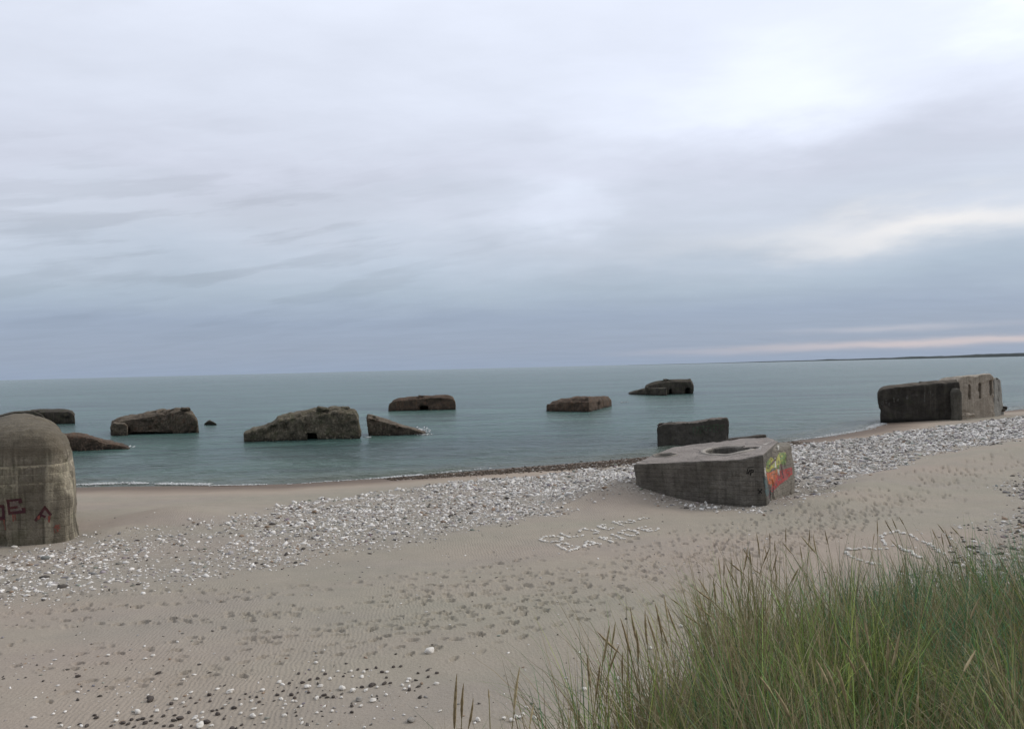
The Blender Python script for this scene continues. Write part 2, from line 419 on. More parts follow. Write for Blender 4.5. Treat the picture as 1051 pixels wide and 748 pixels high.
def mat_concrete(name, c1, c2, c3, streak=0.4, board=0.03, board_h=0.28, algae=None, bands=(), red=0.0, moss=0.0, top=None, cap=None, speck=0.35):
    """weathered cast concrete. c1/c2 mottling, c3 vertical streaks, algae=(z, width, colour) growth above the waterline, bands=lime lines"""
    m, t, b = new_mat(name)
    p = pos(t)
    sep = t.node('ShaderNodeSeparateXYZ'); t.put(sep.inputs[0], p); z = sep.outputs[2]
    n = t.noise(p, 0.55, 6, 0.6); n2 = t.noise(p, 2.6, 6, 0.65); n3 = t.noise(p, 11, 4, 0.65)
    c = t.mix(t.ramp(n, [(0.36, 0.0), (0.64, 1.0)]), c1, c2)
    c = t.mix(t.m('MULTIPLY', t.ramp(n2, [(0.42, 0.0), (0.66, 1.0)]), 0.55), c, tuple(0.55 * q for q in c1))
    sv = t.noise(t.mapping(p, (2.6, 2.6, 0.16)), 1.0, 5, 0.6)
    c = t.mix(t.m('MULTIPLY', t.ramp(sv, [(0.5, 0.0), (0.66, 1.0)]), streak), c, c3)
    sd = t.noise(t.mapping(p, (4.2, 4.2, 0.12), (0, 0, 0), (3, 8, 1)), 1.0, 4, 0.6)
    c = t.mix(t.m('MULTIPLY', t.ramp(sd, [(0.52, 0.0), (0.66, 1.0)]), streak * 0.9), c, tuple(0.4 * q for q in c1))
    if red:
        rn = t.noise(p, 1.4, 5, 0.6); c = t.mix(t.m('MULTIPLY', t.ramp(rn, [(0.52, 0.0), (0.66, 1.0)]), red), c, (0.17, 0.085, 0.05))
    if moss:
        mn = t.noise(t.mapping(p, (1, 1, 1), (0, 0, 0), (5, 5, 5)), 1.1, 5, 0.6); c = t.mix(t.m('MULTIPLY', t.ramp(mn, [(0.5, 0.0), (0.62, 1.0)]), moss), c, (0.10, 0.11, 0.05))
    zn = t.m('ADD', z, t.m('MULTIPLY', t.m('SUBTRACT', t.noise(t.mapping(p, (1.2, 1.2, 0.3)), 1.0, 5, 0.65), 0.5), 0.5))
    if cap:
        f = t.ramp(t.m('ADD', t.m('SUBTRACT', zn, cap[0]), 0.5, clamp=True), [(0.3, 0.0), (0.7, 0.8)])
        c = t.mix(f, c, t.mix(t.ramp(n2, [(0.35, 0.0), (0.65, 1.0)]), cap[1], tuple(1.35 * q for q in cap[1])))
    zl = t.m('ADD', z, t.m('MULTIPLY', t.m('SUBTRACT', n3, 0.5), 0.16))
    for zb, wd, amt, drip in bands:
        d = t.m('SUBTRACT', zl, t.m('ADD', zb, t.m('MULTIPLY', sep.outputs[0], 0.02)))
        line = t.m('EXPONENT', t.m('MULTIPLY', t.m('POWER', t.m('DIVIDE', d, wd), 2.0), -1.0))
        below = t.m('MULTIPLY', t.ramp(t.m('DIVIDE', t.m('MULTIPLY', d, -1.0), drip, clamp=True), [(0.0, 0.0), (0.03, 1.0), (1.0, 0.0)]), t.ramp(sv, [(0.44, 0.0), (0.62, 1.0)]))
        f = t.m('MULTIPLY', t.m('ADD', line, t.m('MULTIPLY', below, 0.7), clamp=True), t.m('MULTIPLY', t.ramp(n2, [(0.42, 0.0), (0.58, 1.0)]), amt))
        c = t.mix(f, c, (0.42, 0.37, 0.27))
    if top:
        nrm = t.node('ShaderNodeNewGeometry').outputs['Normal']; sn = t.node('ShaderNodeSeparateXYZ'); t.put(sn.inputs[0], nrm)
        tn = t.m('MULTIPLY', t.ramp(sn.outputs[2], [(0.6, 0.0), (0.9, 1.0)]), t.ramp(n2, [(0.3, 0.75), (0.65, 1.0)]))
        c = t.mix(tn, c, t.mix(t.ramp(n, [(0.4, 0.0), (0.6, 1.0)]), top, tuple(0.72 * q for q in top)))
    if algae:
        za, wd, ca = algae
        f = t.ramp(t.m('DIVIDE', t.m('SUBTRACT', zn, za - wd), 2 * wd, clamp=True), [(0.2, 1.0), (0.8, 0.0)])
        c = t.mix(f, c, ca)
    gr = t.m('MULTIPLY', t.ramp(n3, [(0.35, 1.0), (0.55, 0.0)]), speck)
    c = t.mix(gr, c, tuple(0.5 * q for q in c1))
    if speck > 0.5:
        c = t.mix(t.m('MULTIPLY', t.ramp(t.noise(p, 4.5, 5, 0.7), [(0.52, 0.0), (0.64, 1.0)]), 0.6), c, tuple(1.25 * q for q in c3))
    t.put(b.inputs['Base Color'], c); b.inputs['Roughness'].default_value = 0.92; b.inputs['Specular IOR Level'].default_value = 0.2
    fr = t.m('FRACT', t.m('DIVIDE', z, board_h))
    bd = t.ramp(fr, [(0.0, 0.0), (0.06, 1.0), (0.94, 1.0), (1.0, 0.0)])
    h = t.m('ADD', t.m('MULTIPLY', bd, board), t.m('ADD', t.m('MULTIPLY', n2, 0.10 + 0.35 * max(0, speck - 0.35)), t.m('MULTIPLY', n3, 0.045 + 0.3 * max(0, speck - 0.35))))
    bp = t.node('ShaderNodeBump', i_Strength=0.8, i_Distance=1.0); t.put(bp.inputs['Height'], h); t.put(b.inputs['Normal'], bp.outputs[0])
    return m


def mat_flat(name, c, rough=0.7, wear=None, ns=6.0):
    m, t, b = new_mat(name)
    p = pos(t); n = t.noise(p, ns, 5, 0.65)
    w = wear or tuple(0.5 * q for q in c)
    t.put(b.inputs['Base Color'], t.mix(t.ramp(n, [(0.4, 0.0), (0.62, 1.0)]), c, w)); b.inputs['Roughness'].default_value = rough
    b.inputs['Specular IOR Level'].default_value = 0.2
    return m


# ------------------------------------------------------------------ ground and sea sheets
def polar(azs, rs):
    A, R = np.meshgrid(azs, rs)
    P = np.stack([(R * np.sin(A)).ravel(), (R * np.cos(A)).ravel()], 1)
    na, nr = len(azs), len(rs)
    i = np.arange(nr - 1)[:, None] * na + np.arange(na)[None, :]
    j = np.arange(nr - 1)[:, None] * na + (np.arange(na)[None, :] + 1) % na
    Fq = np.stack([i, j, j + na, i + na], -1).reshape(-1, 4)
    return P, Fq[:, ::-1]


BAND_UP = [(-260, 590), (0, 566), (80, 553), (130, 543), (180, 535), (230, 528), (300, 515), (400, 501), (470, 493), (560, 487), (640, 476), (700, 468), (760, 461), (815, 456),
           (870, 450.5), (940, 441), (1000, 433), (1051, 427.5), (1200, 411)]
BAND_LO = [(1200, 436), (1051, 452), (1000, 458), (930, 475), (880, 490), (835, 516), (806, 526), (770, 528), (700, 521), (655, 508), (625, 507), (595, 517), (560, 533), (500, 545),
           (450, 555), (400, 565), (330, 575), (250, 590), (150, 607), (100, 614), (0, 622), (-260, 650)]
BAND = np.array([hit(u, v)[:2] for u, v in BAND_UP + BAND_LO])
PATCH = np.array([hit(u, v)[:2] for u, v in [(1300, 440), (1051, 483), (1025, 500), (1003, 520), (975, 548), (945, 575), (930, 600), (1051, 610), (1300, 560)]])


def band_mask(P):
    ins = in_poly(P, BAND); d, _ = seg_dist(P, BAND, True)
    sd = np.where(ins, d, -d) + 1.1 * vnoise(P[:, 0], P[:, 1], 2.2, 11) + 0.6 * vnoise(P[:, 0], P[:, 1], 0.8, 12)
    a = np.clip(sd / 1.6 + 0.15, 0, 1)
    ins2 = in_poly(P, PATCH); d2, _ = seg_dist(P, PATCH, True)
    b = np.clip((np.where(ins2, d2, -d2) + 1.0 * vnoise(P[:, 0], P[:, 1], 1.7, 13)) / 1.5, 0, 1)
    return a, b


def footprints():
    """(x, y, heading, length) of trodden marks, in lines of steps along the beach"""
    out = []
    path_px = [[(-60, 650), (150, 640), (300, 632), (430, 612), (560, 596), (680, 578), (760, 560), (850, 532), (960, 500), (1060, 470)],
               [(-60, 690), (150, 672), (300, 655), (420, 640), (520, 625), (620, 606), (700, 590), (790, 572), (900, 530), (1060, 485)],
               [(-60, 625), (100, 618), (260, 610), (390, 596), (480, 588), (600, 570), (700, 552), (790, 534), (860, 512), (960, 485), (1060, 462)],
               [(60, 720), (200, 700), (330, 672), (450, 655), (560, 640), (640, 625), (720, 600)],
               [(420, 690), (500, 655), (580, 620), (660, 585), (720, 560), (770, 545)]]
    for k, pp in enumerate(path_px):
        pts = np.array([hit(u, v)[:2] for u, v in pp])
        L = np.concatenate([[0], np.cumsum(np.hypot(*np.diff(pts, axis=0).T))])
        for rep in range([10, 9, 6, 4, 4][k]):
            off = rng.normal(0, [0.6, 0.55, 0.45, 0.5, 0.5][k]); s = rng.uniform(0, 0.7); step = rng.uniform(0.55, 0.8); side = 1
            s_end = L[-1] if rng.random() < 0.6 else rng.uniform(0.3, 1) * L[-1]
            if rng.random() < 0.3: s = rng.uniform(0, 0.5) * L[-1]
            while s < s_end:
                x = np.interp(s, L, pts[:, 0]); y = np.interp(s, L, pts[:, 1])
                x2 = np.interp(s + 0.3, L, pts[:, 0]); y2 = np.interp(s + 0.3, L, pts[:, 1])
                h = math.atan2(y2 - y, x2 - x); wob = off + 0.35 * math.sin(s * 0.3 + rep)
                nx, ny = -math.sin(h), math.cos(h)
                if rng.random() < 0.92 * np.clip(0.95 + 0.9 * float(vnoise(x, y, 4.5, 91)), 0.25, 1):
                    out.append((x + nx * (wob + side * 0.1), y + ny * (wob + side * 0.1), h + rng.normal(0, 0.25), rng.uniform(0.11, 0.165), rng.choice([0.025, 0.04, 0.055, 0.075])))
                side = -side; s += step
    for _ in range(110):
        u = rng.uniform(-40, 1060); v = 600 - (u - 500) * 0.13 + rng.normal(0, 38)
        p = hit(u, v); out.append((p[0], p[1], rng.uniform(0, PI), rng.uniform(0.1, 0.17), rng.uniform(0.02, 0.06)))
    return out


def build_beach():
    azf = np.radians(np.arange(-44, 44.001, 0.085)); azc = np.radians(np.arange(48, 313, 4.0))
    azs = np.concatenate([azf, azc])
    rs = np.concatenate([np.geomspace(0.35, 9.5, 70)[:-1], 5250 / np.arange(5250 / 9.5, 5250 / 150, -0.95), np.geomspace(152, 600, 24)])
    P, Fq = polar(azs, rs)
    z = height(P); s = shore_s(P)
    ins = in_poly(P, DUNE); de, _ = seg_dist(P, EDGE)
    dune = np.where(ins, 1.0, np.clip(1 - de / 1.0, 0, 1))
    a, b = band_mask(P)
    # stamp the footprints
    na = len(azs)
    cell = {}
    front = np.where((np.hypot(P[:, 0], P[:, 1]) > 9) & (np.hypot(P[:, 0], P[:, 1]) < 70) & (P[:, 1] > 0))[0]
    gx = np.floor(P[front, 0]).astype(int); gy = np.floor(P[front, 1]).astype(int)
    key = gx * 1000 + gy; order = np.argsort(key, kind='stable'); ks = key[order]
    for (x, y, h, l, dp) in footprints():
        ix, iy = int(math.floor(x)), int(math.floor(y)); idx = []
        for ax in (-1, 0, 1):
            for ay in (-1, 0, 1):
                k = (ix + ax) * 1000 + iy + ay
                lo, hi = np.searchsorted(ks, k), np.searchsorted(ks, k + 1)
                idx.append(front[order[lo:hi]])
        idx = np.concatenate(idx)
        if not len(idx): continue
        dx = P[idx, 0] - x; dy = P[idx, 1] - y
        c, sn = math.cos(h), math.sin(h)
        q = np.sqrt(((dx * c + dy * sn) / l) ** 2 + ((-dx * sn + dy * c) / (l * 0.48)) ** 2)
        fall = 1 / (1 + np.exp((q - 1.0) * 9)); rim = np.exp(-((q - 1.45) / 0.28) ** 2)
        z[idx] += -dp * 2.0 * fall + dp * 0.5 * rim
    me = np_mesh('beach', np.column_stack([P, z]), Fq, mat_beach(), True, {'shore': s, 'shingle': np.maximum(a * np.interp(P[:, 0], [-26, -8, 2], [0.35, 0.55, 1.0]), b * 0.8), 'dune': dune})
    o = mesh_obj('beach', me); tag(o, kind='structure')
    return o


def build_sea():
    azs = np.concatenate([np.radians(np.arange(-46, 46.001, 0.12)), np.radians(np.arange(50, 311, 4.0))])
    rs = np.concatenate([np.array([3, 30.0]), 6750 / np.arange(6750 / 52, 6750 / 260, -0.4), np.geomspace(270, 40000, 60)])
    P, Fq = polar(azs, rs)
    s = shore_s(P); r = np.hypot(P[:, 0], P[:, 1])
    f = np.clip(1 - r / 240, 0, 1) * np.clip(-s / 4, 0, 1)
    z = f * (0.085 * vnoise(P[:, 0] * 0.8 + P[:, 1] * 0.35, (P[:, 1] * 0.9 - P[:, 0] * 0.4) * 1.7, 2.0, 21) + 0.05 * vnoise(P[:, 0] * 0.7 + P[:, 1] * 0.5, (P[:, 1] * 0.9 - P[:, 0] * 0.4) * 1.6, 0.85, 23) + 0.06 * vnoise(P[:, 0] * 0.5, P[:, 1] * 1.2, 5.0, 22))
    # low swell ridges running in to the shore
    al = P[:, 0] * 0.89 + P[:, 1] * 0.45
    for s0, w, amp, seed in ((-1.9, 0.45, 0.20, 31), (-4.6, 0.8, 0.13, 32), (-9.0, 1.2, 0.10, 33), (-15.0, 1.6, 0.08, 34)):
        e = s + 0.8 * vnoise(al, al * 0, 9, seed) - s0
        z += amp * np.exp(-(e / w) ** 2) * np.clip(0.55 + vnoise(al, al * 0 + s0, 7, seed + 7), 0, 1)
    me = np_mesh('sea_water', np.column_stack([P, z]), Fq, mat_water(), True, {'shore': s})
    o = mesh_obj('sea_water', me); tag(o, kind='structure')


# ------------------------------------------------------------------ stones
def ico(sub):
    bm = bmesh.new(); bmesh.ops.create_icosphere(bm, subdivisions=sub, radius=1.0)
    bm.verts.ensure_lookup_table()
    V = np.array([v.co[:] for v in bm.verts]); Fc = np.array([[v.index for v in f.verts] for f in bm.faces]); bm.free()
    return V, Fc


def lumpy(V, seed, amt=0.3, sc=1.1, flat=0.6):
    out = []
    for v in V:
        q = Vector(v); d = 1 + amt * noise.noise(q * sc + Vector((seed * 7.1, seed * 3.3, 0))) + amt * 0.5 * noise.noise(q * 2.7 * sc + Vector((0, seed * 5.1, 0)))
        out.append((q.x * d, q.y * d * 0.8, q.z * d * flat))
    return np.array(out)


def scatter(name, pts, sizes, cols, mat, kind='stuff', sub=1, flat=(0.3, 0.6)):
    V0, F0 = ico(sub); var = [lumpy(V0, k, 0.45, 1.2, 1.0) for k in range(8)]
    n = len(pts); nv = len(V0)
    vi = rng.integers(0, 8, n); base = np.array(var)[vi]                      # n,nv,3
    sc = np.stack([sizes * rng.uniform(0.8, 1.35, n), sizes * rng.uniform(0.6, 1.0, n), sizes * rng.uniform(*flat, n)], 1)
    base = base * sc[:, None, :]
    tl = rng.normal(0, 0.25, n); ct, st = np.cos(tl), np.sin(tl)
    x, z = base[..., 0] * ct[:, None] - base[..., 2] * st[:, None], base[..., 0] * st[:, None] + base[..., 2] * ct[:, None]
    a = rng.uniform(0, 2 * PI, n); c, s = np.cos(a)[:, None], np.sin(a)[:, None]
    y = base[..., 1]
    W = np.stack([x * c - y * s, x * s + y * c, z], -1) + pts[:, None, :]
    Fc = (F0[None] + (np.arange(n) * nv)[:, None, None]).reshape(-1, 3)
    me = np_mesh(name, W.reshape(-1, 3), Fc, mat, True, None, np.repeat(cols, nv, 0))
    o = mesh_obj(name, me); tag(o, kind=kind)
    return o


def stone_cols(n, w, g, d):
    k = rng.random(n); c = np.zeros((n, 3))
    br = rng.uniform(0.75, 1.12, n)[:, None]
    white = np.array([0.72, 0.69, 0.65]) * br
    grey = np.array([0.29, 0.275, 0.26]) * rng.uniform(0.6, 1.3, n)[:, None] + rng.normal(0, 0.012, (n, 3))
    dark = np.array([0.085, 0.075, 0.066]) * rng.uniform(0.6, 1.5, n)[:, None]
    tan = np.array([0.30, 0.22, 0.16]) * br
    c = np.where((k < w)[:, None], white, np.where((k < w + g)[:, None], grey, np.where((k < w + g + d)[:, None], dark, tan)))
    return np.clip(c, 0.01, 0.82)


def build_shingle(mat, mask_px=None):
    lo = BAND.min(0) - 3; hi = BAND.max(0) + 3; hi = np.minimum(hi, [110, 140])
    N = 820000
    P = rng.uniform(lo, hi, (N, 2))
    az = np.degrees(np.arctan2(P[:, 0], P[:, 1])); P = P[np.abs(az) < 46]
    a, _ = band_mask(P)
    r = np.hypot(P[:, 0], P[:, 1])
    clump = np.clip(0.72 + 0.5 * vnoise(P[:, 0], P[:, 1], 3.0, 41) + 0.35 * vnoise(P[:, 0], P[:, 1], 0.9, 42), 0.05, 1)
    left = np.interp(P[:, 0], [-30, -14, -4, 4], [0.62, 0.85, 1.0, 1.0])
    area = np.prod(hi - lo)
    keep = rng.random(len(P)) < a * clump * left * 0.85
    P = P[keep]; r = r[keep]
    P = P[shore_s(P) > 2.0]; r = np.hypot(P[:, 0], P[:, 1])
    sz = np.clip(rng.lognormal(math.log(0.051), 0.55, len(P)), 0.022, 0.21) * np.interp(r, [20, 36, 60, 110], [0.7, 0.85, 1.15, 1.5])
    z = height(P) + sz * 0.12
    far = np.clip((r - 45) / 30, 0, 1); rt = np.clip((P[:, 0] - 12) / 6, 0, 1)
    cols = stone_cols(len(P), 0.66, 0.23, 0.06)
    cr = stone_cols(len(P), 0.52, 0.37, 0.07); m = rng.random(len(P)) < rt; cols[m] = cr[m]
    o = scatter('shingle', np.column_stack([P, z]), sz, cols, mat)
    print('shingle', len(P))
    # darker patch by the dune on the right
    lo = PATCH.min(0) - 2; hi = np.minimum(PATCH.max(0) + 2, [60, 80])
    P = rng.uniform(lo, hi, (70000, 2)); _, b = band_mask(P)
    P = P[rng.random(len(P)) < b * np.clip(0.55 + 0.6 * vnoise(P[:, 0], P[:, 1], 1.5, 43), 0.08, 1.0)]
    P = P[~in_poly(P, DUNE)]
    de, _ = seg_dist(P, EDGE); P = P[de > 4.5]
    sz = np.clip(rng.lognormal(math.log(0.06), 0.45, len(P)), 0.03, 0.16)
    scatter('gravel', np.column_stack([P, height(P) + sz * 0.1]), sz, stone_cols(len(P), 0.30, 0.34, 0.24), mat)
    # dark wet pebbles at the waterline
    pp = np.array([at_z(u, v, 0.1)[:2] for u, v in [(395, 491), (440, 487.5), (500, 483.5), (560, 479.5), (620, 474.5), (660, 470.5), (700, 466), (760, 459.5), (815, 453.5)]])
    L = np.concatenate([[0], np.cumsum(np.hypot(*np.diff(pp, axis=0).T))]); n = 21000
    q = rng.uniform(0, L[-1], n); P = np.stack([np.interp(q, L, pp[:, 0]), np.interp(q, L, pp[:, 1])], 1)
    P += np.outer(rng.normal(-2.3, 1.5, n), [-0.45, 0.89]) * np.interp(q, [0, L[-1] * 0.3, L[-1] * 0.6, L[-1]], [0.35, 0.8, 1.25, 0.5])[:, None]
    sz = np.clip(rng.lognormal(math.log(0.06), 0.4, n), 0.03, 0.16)
    c = np.array([0.075, 0.055, 0.04]) * rng.uniform(0.5, 1.7, n)[:, None]; w = rng.random(n) < 0.08; c[w] = [0.42, 0.39, 0.35]
    scatter('wet_gravel', np.column_stack([P, np.maximum(height(P), -0.02) + sz * 0.15]), sz, c, mat)
    # small stray chips over the open sand
    n = 3600; uv = np.column_stack([rng.uniform(-80, 1120, n), rng.uniform(520, 760, n)])
    lowp = 600 + 0 * uv[:, 0]
    D = FWD * F + (uv[:, :1] - 525.5) * RIGHT + (374 - uv[:, 1:]) * UP
    T = (1.9 - EYE) / D[:, 2]; P = (CAM + D * T[:, None])[:, :2]
    k = np.clip(0.22 + 0.9 * np.exp(-((uv[:, 1] - 722 + 0.10 * np.abs(uv[:, 0] - 300)) / 26) ** 2) * (uv[:, 0] < 440) + 0.25 * (uv[:, 1] < 590), 0, 1)
    P = P[rng.random(n) < k]; P = P[seg_dist(P, EDGE)[0] > 6.5]
    sz = np.clip(rng.lognormal(math.log(0.028), 0.4, len(P)), 0.012, 0.06)
    scatter('pebbles', np.column_stack([P, height(P) + sz * 0.15]), sz, stone_cols(len(P), 0.3, 0.25, 0.35), mat)


# ------------------------------------------------------------------ single stones
STONE_MESH = {}


def build_stone_meshes():
    V0, F0 = ico(3)
    mats = {'white': mat_stone('white_flint', (0.58, 0.54, 0.48), (0.74, 0.72, 0.68)), 'dark': mat_stone('dark_flint', (0.045, 0.038, 0.034), (0.12, 0.10, 0.088)),
            'grey': mat_stone('grey_stone', (0.20, 0.185, 0.165), (0.36, 0.34, 0.31))}
    for k, m in mats.items():
        STONE_MESH[k] = [np_mesh(k + '_stone', lumpy(V0, s + 3, 0.42, 1.0, 0.62), F0, m, True) for s in range(6)]


def stone(col, p, size, label, group=None, sink=0.25, flat=1.0, rz=None):
    me = random.choice(STONE_MESH[col])
    o = bpy.data.objects.new(col + '_stone', me)
    o.location = (p[0], p[1], hz(p[0], p[1]) + size * 0.55 * flat * (1 - 2 * sink))
    o.rotation_euler = (random.uniform(-.25, .25), random.uniform(-.25, .25), random.uniform(0, 6.28) if rz is None else rz)
    o.scale = (size * random.uniform(0.9, 1.2), size * random.uniform(0.85, 1.15), size * random.uniform(0.85, 1.15) * flat)
    COL.objects.link(o)
    tag(o, label, 'stone', group)
    return o


def px_size(p, px):
    return px * p[1] / F * 0.5


def build_writing():
    Z = lambda pts: [(545 + x / 7.507, 515 + y / 7.507) for x, y in pts]
    rows = {
        'upper': [('O', [[(75, 292), (105, 275), (150, 267), (200, 268), (243, 285), (230, 306), (180, 312), (110, 309), (78, 296)]]),
                  ('L', [[(230, 250), (265, 264), (300, 276), (345, 270), (400, 266)]]),
                  ('S', [[(376, 234), (377, 221), (408, 209), (445, 217), (490, 221), (524, 232), (512, 244), (480, 245)]]),
                  ('E', [[(575, 180), (545, 186), (512, 195), (550, 206), (600, 217), (645, 203)], [(552, 205), (585, 194)]]),
                  ('N', [[(640, 158), (680, 174), (718, 188)], [(640, 156), (700, 157), (800, 166)], [(752, 142), (790, 150), (820, 161)]]),
                  ('dash', [[(835, 136), (870, 126), (910, 128)]])],
        'lower': [('B', [[(205, 335), (250, 364), (295, 381), (340, 370), (374, 355), (330, 341), (282, 352)], [(212, 332), (250, 322), (292, 331)]]),
                  ('A', [[(415, 350), (419, 325), (430, 309), (480, 317), (550, 330)], [(450, 336), (478, 330), (497, 322)]]),
                  ('N', [[(530, 280), (575, 296), (642, 316)], [(532, 278), (600, 284), (712, 291)], [(620, 254), (665, 270), (722, 291)]]),
                  ('D', [[(670, 236), (720, 250), (768, 268), (820, 251), (830, 238), (790, 225), (735, 217), (680, 232)]]),
                  ('E', [[(830, 210), (870, 220), (915, 230), (960, 221), (990, 210)], [(832, 206), (880, 193)], [(890, 222), (925, 208)]])]}
    cnt = 0
    for row, letters in rows.items():
        for name, strokes in letters:
            what = 'short dash' if name == 'dash' else f'letter {name}'
            lab = f'white stone in the {what} of the {row} row of stone writing on sand'
            for st in strokes:
                pts = np.array([hit(u, v)[:2] for u, v in Z(st)])
                L = np.concatenate([[0], np.cumsum(np.hypot(*np.diff(pts, axis=0).T))])
                q = 0.0
                while q <= L[-1]:
                    x = np.interp(q, L, pts[:, 0]) + random.uniform(-.03, .03); y = np.interp(q, L, pts[:, 1]) + random.uniform(-.05, .05)
                    stone('white', (x, y), random.uniform(0.05, 0.085), lab, 'white stones laid out as writing', 0.12, 0.9)
                    cnt += 1; q += random.uniform(0.14, 0.23)
    Y = lambda pts: [(865 + x / 8.758, 530 + y / 8.758) for x, y in pts]
    for part, st in (('closed end of the loop', [(440, 262), (380, 258), (362, 215), (350, 180), (400, 155), (480, 135), (520, 150), (570, 160)]),
                     ('long outer side of the loop', [(605, 168), (660, 205), (740, 240), (790, 265), (850, 310), (915, 345)]),
                     ('straight row left of the loop', [(60, 300), (100, 300), (185, 285), (240, 290), (295, 300), (345, 295), (400, 290), (445, 290)]),
                     ('inner side of the loop', [(505, 275), (545, 300), (620, 330), (660, 360), (710, 385)]),
                     ('front row close to the grass', [(30, 325), (90, 375), (170, 400), (230, 415), (290, 430), (340, 430)])):
        pts = np.array([hit(u, v)[:2] for u, v in Y(st)])
        L = np.concatenate([[0], np.cumsum(np.hypot(*np.diff(pts, axis=0).T))]); q = 0
        while q <= L[-1]:
            x = np.interp(q, L, pts[:, 0]) + random.uniform(-.05, .05); y = np.interp(q, L, pts[:, 1]) + random.uniform(-.05, .05)
            stone('white', (x, y), random.uniform(0.055, 0.10), f'white stone in the {part} laid on sand behind the grass', 'white stones laid out as a looped figure', 0.12, 0.9)
            cnt += 1; q += random.uniform(0.17, 0.29)
    print('writing stones', cnt)


